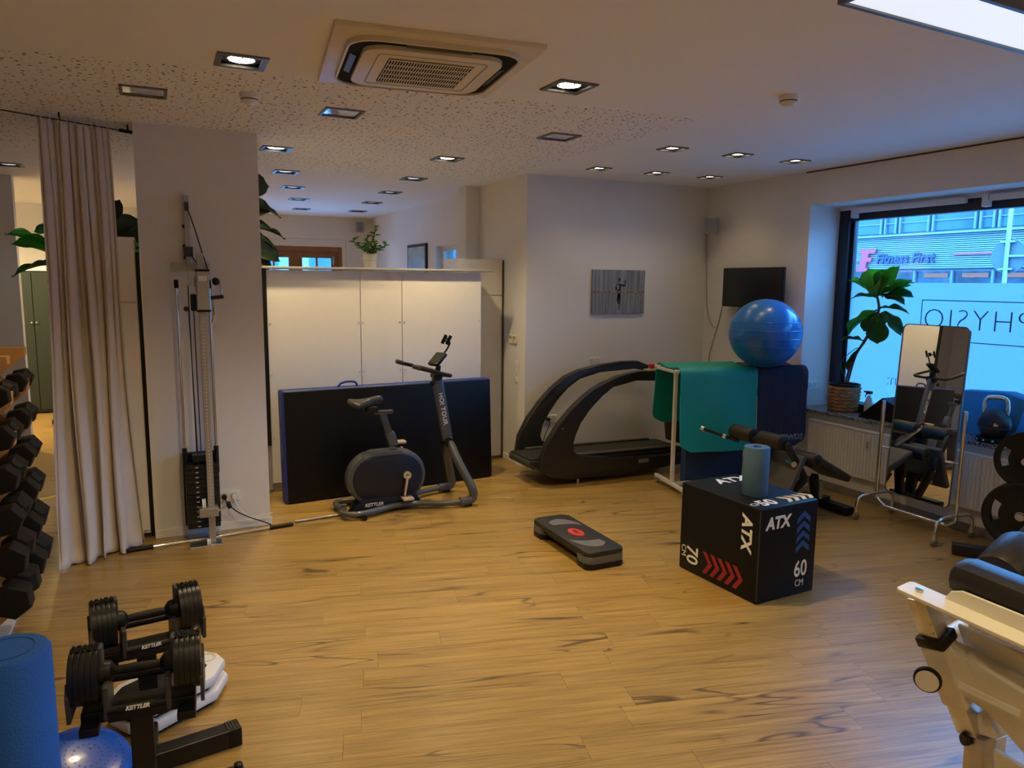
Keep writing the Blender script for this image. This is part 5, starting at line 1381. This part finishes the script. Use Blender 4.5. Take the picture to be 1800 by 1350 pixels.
for k in range(1, 12):
    a = PI + k * PI / 6; piece(mk_, 'dial_mark', ks, (.1215 * math.cos(a), .1215 * math.sin(a), .02), (0, 0, a - PI))
kk = B().lathe([(.07, 0), (.085, .02), (.085, .10), (.07, .13), (.03, .15)], 24).obj('black_ball', RUBBER); tag(kk, 'small black medicine ball at the right end of the sill', 'ball', loc=(5.90, 3.04, ZS))
bks = B().box((0, 0, 0), (.20, .16, .09), bev=.004).obj('black_box', BLACK); tag(bks, 'low black box on the sill to the right of the kettlebell', 'box', loc=(5.98, 3.22, ZS + .046))

# ================================================================== weight plate tree
wt = thing('plate_tree', 'black plate storage tree with a tall steel post at the right edge', 'plate rack', (5.40, 2.96, 0))
B().box((0, 0, .84), (.045, .045, 1.62), bev=.003).obj('post', P('tree_grey', (.14, .13, .12), .4, metal=.4), wt, smooth=False)
for a, l in ((128, .42), (205, .28), (-35, .28), (-120, .35)):
    d = Vector((math.cos(R(a)), math.sin(R(a)), 0))
    B().span((0, 0, .045), d * l + Vector((0, 0, .045)), .075, .075, bev=.005).obj('foot', BLACK_S, wt)
fd = Vector((-.93, -.36, 0)).normalized()
for z in (.37, .75, 1.20, 1.60):
    B().cyl((0, 0, z), fd * .24 + Vector((0, 0, z + .02)), .014 if z > 1 else .024, n=14).obj('peg', STEEL if z < 1 else BLACK, wt)
def plate(lab, loc, r, th):
    t = thing('weight_plate', lab, 'weight plate', loc, group='tri-grip weight plates')
    m = Vector((fd.x, fd.y, .05)).to_track_quat('Z', 'Y').to_matrix().to_4x4()
    t.matrix_world = Matrix.Translation(loc) @ m
    n = 60
    b = B()
    # disc with three curved grip openings: built ring by ring with gaps
    def hole(a, rad): 
        k = (a % (2 * PI / 3)) / (2 * PI / 3)
        return .25 < k < .72 and .56 < rad < .80
    rads = [.13, .22, .34, .45, .56, .68, .80, .90, .97, 1.0]
    prof = {.13: .8, .22: .8, .34: .55, .45: .5, .56: .5, .68: .5, .80: .5, .90: .8, .97: .8, 1.0: .6}
    V = {}
    def vert(i, k, s):
        key = (i, k % n, s)
        if key not in V: a = 2 * PI * k / n; V[key] = b.bm.verts.new((r * rads[i] * math.cos(a), r * rads[i] * math.sin(a), s * th * prof[rads[i]] / 2))
        return V[key]
    solid = lambda i, k: 0 <= i < len(rads) - 1 and not hole(2 * PI * (k + .5) / n, (rads[i] + rads[i + 1]) / 2)
    for i in range(len(rads) - 1):
        for k in range(n):
            if not solid(i, k): continue
            for s in (-1, 1): b.bm.faces.new((vert(i, k, s), vert(i + 1, k, s), vert(i + 1, k + 1, s), vert(i, k + 1, s)))
            if not solid(i - 1, k): b.bm.faces.new((vert(i, k, 1), vert(i, k + 1, 1), vert(i, k + 1, -1), vert(i, k, -1)))
            if not solid(i + 1, k): b.bm.faces.new((vert(i + 1, k, 1), vert(i + 1, k + 1, 1), vert(i + 1, k + 1, -1), vert(i + 1, k, -1)))
            if not solid(i, (k - 1) % n): b.bm.faces.new((vert(i, k, 1), vert(i + 1, k, 1), vert(i + 1, k, -1), vert(i, k, -1)))
            if not solid(i, (k + 1) % n): b.bm.faces.new((vert(i, k + 1, 1), vert(i + 1, k + 1, 1), vert(i + 1, k + 1, -1), vert(i, k + 1, -1)))
    b.obj('disc', RUBBER, t, ang=40)
    b = B(); ring(b, [(.135 * r * math.cos(k * PI / 14), .135 * r * math.sin(k * PI / 14)) for k in range(28)], [(.115 * r * math.cos(k * PI / 14), .115 * r * math.sin(k * PI / 14)) for k in range(28)], -th * .45, th * .47); b.obj('steel_hub', STEEL, t)
    return t
O = Vector((5.40, 2.96, 0))
plate('black tri-grip plate on the upper peg of the plate tree', O + fd * .15 + Vector((0, 0, .765)), .195, .05)
plate('large black tri-grip plate on the lower peg, outermost', O + fd * .20 + Vector((0, 0, .39)), .228, .055)
plate('large black tri-grip plate on the lower peg, behind the outermost', O + fd * .13 + Vector((0, 0, .385)), .228, .055)
# ================================================================== cream machine at the lower right
mc = thing('therapy_machine', 'cream steel training machine with black upholstered roll at the lower right', 'training machine', (0, 0, 0))
A0 = atd(1604, 1043, 2.32)
T0, T1 = atd(1603, 1040, 2.32), atd(1850, 1150, 2.02)      # the flat top bar runs towards the camera
tdir = (T1 - T0).normalized(); side = tdir.cross(Vector((0, 0, 1))).normalized(); tup = side.cross(tdir).normalized()
if tup.z < 0: tup = -tup
TM = Matrix((tdir, tup.cross(tdir).normalized(), tup)).transposed()
L_ = (T1 - T0).length
WB = .10
plt = [(-.03, -WB / 2 + .012), (-.02, -WB / 2), (L_, -WB / 2), (L_, WB / 2), (-.02, WB / 2), (-.03, WB / 2 - .012)]
M4 = TM.to_4x4(); M4.translation = T0
B().prism(plt, .012, M4, bev=.002).obj('top_bar', MACH, mc, smooth=False)
B().cyl(M4 @ Vector((.02, 0, .012)), M4 @ Vector((.02, 0, .022)), .012, n=14, bev=.003).obj('screw', STEEL, mc)
# cushion support plate and the roll above
s0, s1 = .20, L_
B().prism([(.115, 0), (.13, .035), (.16, .05), (.44, .055), (.50, .03), (.52, 0)], .012, M4 @ Matrix.Translation((-.035, WB / 2 - .01, .005)) @ Matrix.Rotation(R(90), 4, 'X'), bev=.003).obj('cushion_plate', MACH, mc, smooth=False)
cp0, cp1 = M4 @ Vector((.135, WB / 2 + .070, .070)), M4 @ Vector((.75, WB / 2 + .070, .070))
B().span(cp0 - tdir * .075, cp1, .15, .105, bev=.042, up=tup).obj('arm_cushion', LEATHER, mc)
b = B()
for o_ in (.17, .185): q = M4 @ Vector((o_ + .09, WB / 2 - .0015, .055)); b.tube([q, q + tup * .05 + tdir * .02], .002, 5)
b.obj('stitching', P('stitch_black', (.008, .008, .008), .6), mc)
r0, r1 = atd(1712, 1012, 2.62), atd(1850, 850, 2.75)
rlx = r1 - r0
B().cyl(atd(1752, 1016, 2.50), atd(1800, 968, 2.60), .082, n=32, bev=.02).obj('head_roll', LEATHER, mc)
B().cyl(atd(1790, 975, 2.62), atd(1880, 885, 2.75), .05, n=24, bev=.012).obj('roll_arm', LEATHER, mc)
# telescopic post leaning under the bar
def pxs(px, py, d): return atd(px, py, d)
P0, P1 = pxs(1617, 1046, 2.335), pxs(1700, 1262, 2.38)
inner = B().span(P0, P0.lerp(P1, .50), .062, .062, bev=.004, up=tdir).obj('inner_tube', STEEL, mc)
pd = (P1 - P0).normalized()
b = B()
for k in range(3): q = P0 + pd * (.09 + k * .032) ; b.cyl(q - _f * .0355 - _r * .012, q - _f * .033 - _r * .012, .0075, n=10)
b.obj('adjustment_hole', BLACK, inner)
B().span(P0.lerp(P1, .30), P0.lerp(P1, .38), .088, .088, bev=.006, up=tdir).obj('collar', BLACK, mc)
B().span(P0.lerp(P1, .38), P0.lerp(P1, .86), .078, .078, bev=.005, up=tdir).obj('outer_tube', MACH, mc)
B().span(P0.lerp(P1, .82), P0.lerp(P1, 1.10), .064, .064, bev=.004, up=tdir).obj('inner_tube', STEEL, mc)
kc = P0.lerp(P1, .62) - _r * .075 - _f * .02
kn = B().cyl(kc, kc - _r * .025 - _f * .03, .022, n=16).obj('knob_stem', BLACK, mc)
kd = (-_r * .55 - _f * .75 - _u * .1).normalized()
B().cyl(kc + kd * .028, kc + kd * .05, .040, n=26, bev=.006).obj('clamp_knob', BLACK, mc)
B().cyl(kc + kd * .0495, kc + kd * .053, .033, n=26).obj('knob_cap', MACH, mc)
# sloping carrier plates running down to the right
def slab(pts, th, nm, mat, bev=.004):
    """plate through picture points with their own distances, thickened along the view depth axis x"""
    v = [atd(*p) for p in pts]
    n = Vector((0, 0, 0))
    for i in range(len(v)): n += (v[i] - v[0]).cross(v[(i + 1) % len(v)] - v[0])
    n.normalize()
    if n.dot(_f) < 0: n = -n
    b = B(); a = [b.bm.verts.new(p) for p in v]; c = [b.bm.verts.new(p + n * th) for p in v]
    b.bm.faces.new(a[::-1]); b.bm.faces.new(c)
    for k in range(len(v)): j = (k + 1) % len(v); b.bm.faces.new((a[k], a[j], c[j], c[k]))
    if bev: bmesh.ops.bevel(b.bm, geom=list(b.bm.edges), offset=bev, segments=2, profile=.5, affect='EDGES')
    return b.obj(nm, mat, mc, smooth=False)
slab([(1682, 1098, 2.34), (1880, 1190, 2.06), (1880, 1330, 2.14), (1780, 1205, 2.32), (1704, 1168, 2.38)], .012, 'web_plate', MACH)
slab([(1655, 1140, 2.30), (1695, 1158, 2.30), (1880, 1265, 2.08), (1880, 1420, 2.14), (1745, 1255, 2.28), (1690, 1222, 2.33), (1668, 1190, 2.33)], .07, 'carrier', MACH, .006)
slab([(1684, 1196, 2.28), (1794, 1250, 2.15), (1790, 1262, 2.15), (1683, 1210, 2.28)], .01, 'carrier_rib', MACH, .003)
slab([(1700, 1262, 2.38), (1735, 1245, 2.33), (1752, 1300, 2.30), (1715, 1290, 2.36)], .06, 'lower_bracket', MACH, .004)
q0 = atd(1722, 1300, 2.37)
B().span(q0 + Vector((0, 0, .02)), Vector((q0.x + .02, q0.y, .02)), .062, .062, bev=.004).obj('leg', STEEL, mc)
B().span(q0 + Vector((.075, .0, .0)), Vector((q0.x + .075, q0.y, .02)), .055, .05, bev=.004).obj('leg', MACH, mc)
B().cyl(q0 - _r * .04, q0 - _r * .055, .018, n=12).obj('leg_bolt', BLACK, mc)
B().box((q0.x + .02, q0.y - .2, .02), (.09, .8, .04), bev=.006).obj('floor_rail', MACH, mc)
slab([(1745, 1318, 2.30), (1880, 1400, 2.16), (1880, 1560, 2.2), (1765, 1500, 2.34)], .02, 'lower_panel', MACH)
B().cyl(atd(1660, 1118, 2.40), atd(1690, 1100, 2.52), .022, n=16).obj('cross_pin', MACH, mc)

# ================================================================== adjustable dumbbells on their stand
DBB, DBA = atd(243, 1172, 2.60), atd(258, 1080, 3.10)
ds = thing('dumbbell_stand', 'low black steel stand with two cradles for the adjustable dumbbells', 'dumbbell stand', (0, 0, 0))
yawB, yawA = R(-4), R(8)
def cradle(c, yaw, tag_):
    M = Matrix.Translation(c) @ Matrix.Rotation(yaw, 4, 'Z')
    t = B().box((0, 0, 0), (.36, .10, .045), bev=.006).obj('cradle', BLACK, ds, smooth=False); t.matrix_local = M @ Matrix.Translation((0, .01, -.142))
    t = B().cyl((-.10, .035, -.045), (.10, .035, -.045), .013, n=12).obj('guide_bar', BLACK, ds); t.matrix_local = M
    for s in (-1, 1):
        b = B(); b.prism([(-.09, -.09), (.09, -.09), (.10, .0), (.075, .045), (.05, .0), (-.05, .0), (-.075, .045), (-.10, .0)], .012, Matrix.Translation((s * .205 - .006, 0, -.03)) @ Matrix(((0, 0, 1, 0), (1, 0, 0, 0), (0, 1, 0, 0), (0, 0, 0, 1))))
        k = b.obj('end_bracket', DGREY, ds, smooth=False); k.matrix_local = M
        k = B().box((s * .095, -.02, -.075), (.018, .13, .12), bev=.004).obj('inner_bracket', DGREY, ds, smooth=False); k.matrix_local = M
    b = B(); b.cyl((-.09, -.075, -.105), (.09, -.075, -.105), .014, n=12); b.box((0, -.075, -.125), (.18, .03, .03)); k = b.obj('front_rail', BLACK, ds); k.matrix_local = M
    text('lettering', 'KETTLER', .0185, WHITEPR, ds, M @ frame((0, -.0885, -.100), (1, 0, 0), (0, .35, 1)), ext=.0008, off=.001, shear=.25)
    for s in (-1, 1): k = B().box((s * .15, -.02, -.165), (.06, .14, .03), bev=.004).obj('cradle_clip', BLACK, ds, smooth=False); k.matrix_local = M
cradle(DBB, yawB, 'front'); cradle(DBA, yawA, 'rear')
pB, pA = DBB + Vector((0, .03, 0)), DBA + Vector((-.01, .03, 0))
for p_ in (pB, pA):
    B().box((p_.x, p_.y, (p_.z - .16) / 2), (.075, .05, p_.z - .16), bev=.004).obj('post', BLACK_S, ds, smooth=False)
fe = at(420, 1290, 2, .03)
fy = pA.y + .0
f0 = at(225, 1350, 2, .04)
B().span(f0, Vector((fe.x, fe.y, .04)), .075, .075, bev=.004).obj('foot_bar', BLACK_S, ds, smooth=False)
dfe = (Vector((fe.x, fe.y, .04)) - f0).normalized()
ec = B().span(Vector((fe.x, fe.y, .04)) - dfe * .05, Vector((fe.x, fe.y, .04)) + dfe * .004, .079, .079, bev=.004).obj('end_cap', BLACK, ds, smooth=False)
for k in range(4): B().span(Vector((fe.x, fe.y, .0805)) - dfe * (.008 + k * .012), Vector((fe.x, fe.y, .0805)) - dfe * (.012 + k * .012), .07, .003).obj('cap_rib', DGREY, ec, smooth=False)
B().box((pB.x, pB.y, .04), (.60, .07, .07), bev=.004).obj('foot_bar', BLACK_S, ds, smooth=False)
B().span((pB.x, pB.y, .04), (pA.x, pA.y, .04), .06, .06, bev=.004).obj('link_bar', BLACK_S, ds, smooth=False)
def adj_dumbbell(lab, c, yaw, roll):
    t = thing('adjustable_dumbbell', lab, 'dumbbell', c, yaw, group='adjustable dumbbells')
    AX = Matrix.Rotation(R(90), 4, 'Y')
    B().lathe([(.014, -.075), (.0155, -.06), (.0175, 0), (.0155, .06), (.014, .075)], 18, AX).obj('handle', RUBBER, t)
    for s in (-1, 1):
        B().lathe([(.018, .070), (.036, .084), (.040, .098), (.040, .118)], 24, Matrix.Rotation(R(90 * s), 4, 'Y')).obj('collar', BLACK, t)
        for k in range(5):
            x = s * (.125 + k * .0175)
            r = .098
            poly = []
            for i in range(40):
                a = 2 * PI * i / 40
                poly.append((r * math.cos(a), r * math.sin(a)) if not (R(75) < a < R(105)) else (r * .97 * math.cos(a), r * .965 * math.sin(a)))
            B().prism(poly, .0162, Matrix.Translation((x - .0081, 0, 0)) @ Matrix(((0, 0, 1, 0), (1, 0, 0, 0), (0, 1, 0, 0), (0, 0, 0, 1))), bev=.002).obj('plate', BLACK_S, t)
        b = B()
        for k in range(5):
            for i in range(3): b.box((s * (.125 + k * .0175), (-1 + i) * .018, .0985), (.007 + .006 * ((k + i) % 2), .012, .004))
        b.obj('selector_notch', BLACK, t, smooth=False)
        B().box((s * .113, 0, .055), (.016, .05, .09), bev=.005).obj('inner_flange', DGREY, t)
    return t
adj_dumbbell('black adjustable dumbbell on the front cradle, nearest the camera', DBB, yawB, 0)
adj_dumbbell('black adjustable dumbbell on the rear cradle', DBA, yawA, 0)

# white balance boards stacked behind the stand
bbc = (at(262, 1296, 2, 0.0) + at(395, 1222, 2, 0.0)) / 2
bdir = (at(395, 1222, 2, 0.0) - at(262, 1296, 2, 0.0)).normalized()
bang = math.atan2(bdir.y, bdir.x)
WB_ = P('white_board_plastic', (.66, .68, .74), .35)
def board(lab, z, off):
    pos = bbc + Vector((-bdir.y, bdir.x, 0)) * .11 + Vector((0, 0, z)) + off
    t = thing('balance_board', lab, 'balance board', pos, bang, group='white balance boards')
    pl = [(-.25, -.06), (-.17, -.15), (.12, -.15), (.25, -.06), (.27, .02), (.25, .10), (.16, .15), (-.15, .15), (-.25, .08)]
    B().prism(pl, .048, bev=.012).obj('shell', WB_, t)
    B().prism([(x * .80, y * .72) for x, y in pl], .004, Matrix.Translation((-.035, 0, .0465)), bev=.001).obj('grip_pad', RUBBER, t)
    b = B(); ring(b, [(.21 + .045 * math.cos(k * PI / 12), .02 + .045 * math.sin(k * PI / 12)) for k in range(24)], [(.21 + .034 * math.cos(k * PI / 12), .02 + .034 * math.sin(k * PI / 12)) for k in range(24)], .046, .0505); b.obj('cup_ring', P('board_cream', (.62, .56, .46), .5), t)
    B().prism([(x * .86, y * .82) for x, y in pl], .022, Matrix.Translation((0, 0, -.022))).obj('rubber_base', RUBBER, t, smooth=False)
board('white balance board at the bottom of the stack behind the dumbbell stand', .023, Vector((0, 0, 0)))
board('white balance board on top of the stack behind the dumbbell stand', .023 + .072, Vector((-.01, .0, 0)))

# blue balance disc leaning by the stand
dcp = atd(150, 1338, 2.78)
dn = Vector((.28, -.30, .90)).normalized()
dd = thing('balance_disc', 'shiny blue inflatable balance disc leaning beside the dumbbell stand', 'balance disc', dcp)
dd.matrix_world = Matrix.Translation(dcp) @ dn.to_track_quat('Z', 'Y').to_matrix().to_4x4()
B().lathe([(.001, -.03), (.10, -.028), (.155, -.012), (.165, .0), (.155, .012), (.12, .024), (.07, .030), (.001, .032)], 48, caps=False).obj('cushion', DISCB, dd)
nb_ = B().ball((0, 0, 0), .0032, (1, 1, .6), n=8).obj('nub', DISCB, dd); nb_.location = (.05, 0, .0310)
for rr__, n_, z in ((.05, 16, .0310), (.075, 24, .0292), (.10, 32, .0265), (.125, 40, .0225)):
    for k in range(n_):
        if rr__ == .05 and k == 0: continue
        a = 2 * PI * k / n_; piece(nb_, 'nub', dd, (rr__ * math.cos(a), rr__ * math.sin(a), z))
B().cyl((.03, .02, .026), (.03, .02, .034), .006, n=10).obj('valve', DISCB, dd)

# tall blue foam roller at the left edge
rp = atd(10, 1141, 2.08)
fr2 = thing('foam_roller', 'tall bright blue foam roller standing at the left picture edge', 'foam roller', (rp.x, rp.y, 0))
B().lathe([(.098, 0), (.109, .012), (.109, rp.z - .014), (.100, rp.z - .002), (.06, rp.z), (.001, rp.z)], 48).obj('roller', BLUE, fr2, ang=40)
b = B(); b.tube([(.070 * math.cos(k * PI / 20), .070 * math.sin(k * PI / 20), rp.z) for k in range(40)], .0018, 5, closed=True); b.obj('ring_groove', P('blue_groove', (.006, .07, .28), .7), fr2)
# small black cap at the bottom edge
sc_ = at(418, 1345, 2, .03)
sm = thing('hand_gripper', 'small black rounded object on the floor at the bottom edge', 'gym accessory', (sc_.x, sc_.y - .02, 0))
B().lathe([(.018, 0), (.020, .03), (.016, .05), (.006, .055)], 18).obj('knob', BLACK, sm); B().cyl((.02, -.02, .012), (.06, -.10, .012), .008, n=10).obj('metal_stem', STEEL, sm)

# ================================================================== wooden dumbbell tower
dt = thing('dumbbell_rack', 'plywood dumbbell tower with hooked shelves at the left edge', 'dumbbell rack', (0, 0, 0))
HX = -.665
HZ = [.315 + .205 * k for k in range(6)]
def tower(y, th):
    # saw-tooth board in the x-z plane: hooks point right and up
    p = [(HX - .62, .02)]
    p.append((HX - .20, .02))
    for z in HZ:
        p += [(HX - .14, z - .17), (HX - .012, z - .062), (HX, z - .05), (HX + .004, z + .012), (HX - .016, z + .014), (HX - .055, z - .020), (HX - .10, z - .018)]
    zt = HZ[-1] + .205
    p += [(HX - .14, zt - .17), (HX - .01, zt - .065), (HX, zt - .05), (HX, zt - .01), (HX - .62, zt - .01)]
    B().prism(p, th, Matrix.Translation((0, y + th / 2, 0)) @ XZ, bev=.003).obj('hook_board', WOODP, dt, smooth=False)
tower(4.97, .085); tower(4.42, .085)
for z in (.12, .75, 1.40): B().box((HX - .50, 4.695, z), (.06, .47, .10), bev=.003).obj('cross_board', WOODP, dt, smooth=False)
B().box((HX - .42, 4.72, .012), (.60, .66, .024), bev=.003).obj('foot_plate', P('white_foot', (.6, .6, .62), .5), dt, smooth=False)
def hexdb(size):
    t = thing('hex_dumbbell', 'x', 'dumbbell')
    AX = Matrix(((1, 0, 0, 0), (0, 0, 1, 0), (0, -1, 0, 0), (0, 0, 0, 1)))     # lathe z -> y
    B().lathe([(.012, -.07), (.0165, -.05), (.0145, -.02), (.0170, 0), (.0145, .02), (.0165, .05), (.012, .07)], 16, AX).obj('handle', CHROME, t)
    for s in (-1, 1):
        r = size
        b = B()
        prof = [(r * .62, .055), (r * .97, .07), (r, .08), (r, .08 + r * 1.15), (r * .93, .08 + r * 1.35), (r * .55, .08 + r * 1.38)]
        rings = []
        for rad, z in prof: rings.append([b.bm.verts.new((rad * math.cos(R(60 * k + 30)), s * z, rad * math.sin(R(60 * k + 30)))) for k in range(6)])
        for a, c in zip(rings, rings[1:]):
            for k in range(6): b.bm.faces.new((a[k], a[(k + 1) % 6], c[(k + 1) % 6], c[k]))
        b.bm.faces.new(rings[0][::-1]); b.bm.faces.new(rings[-1])
        h = b.obj('hex_head', RUBBER, t, smooth=False)
    return t
ordn = ['lowest', 'second from the bottom', 'third from the bottom', 'fourth from the bottom', 'fifth from the bottom', 'topmost']
rg = random.Random(5)
for c, (y, nm_) in enumerate(((4.97, 'far'), (4.42, 'near'))):
    for k, z in enumerate(HZ):
        o = hexdb(.090 - .0062 * k)
        o.location = (HX - .040, y, z + .006)
        o.rotation_euler = (0, R(rg.uniform(-16, 16) + 8), 0)
        o['label'] = f'black hex dumbbell on the {nm_} plywood board, {ordn[k]} hook'
        o['group'] = 'hex dumbbells on the plywood tower'
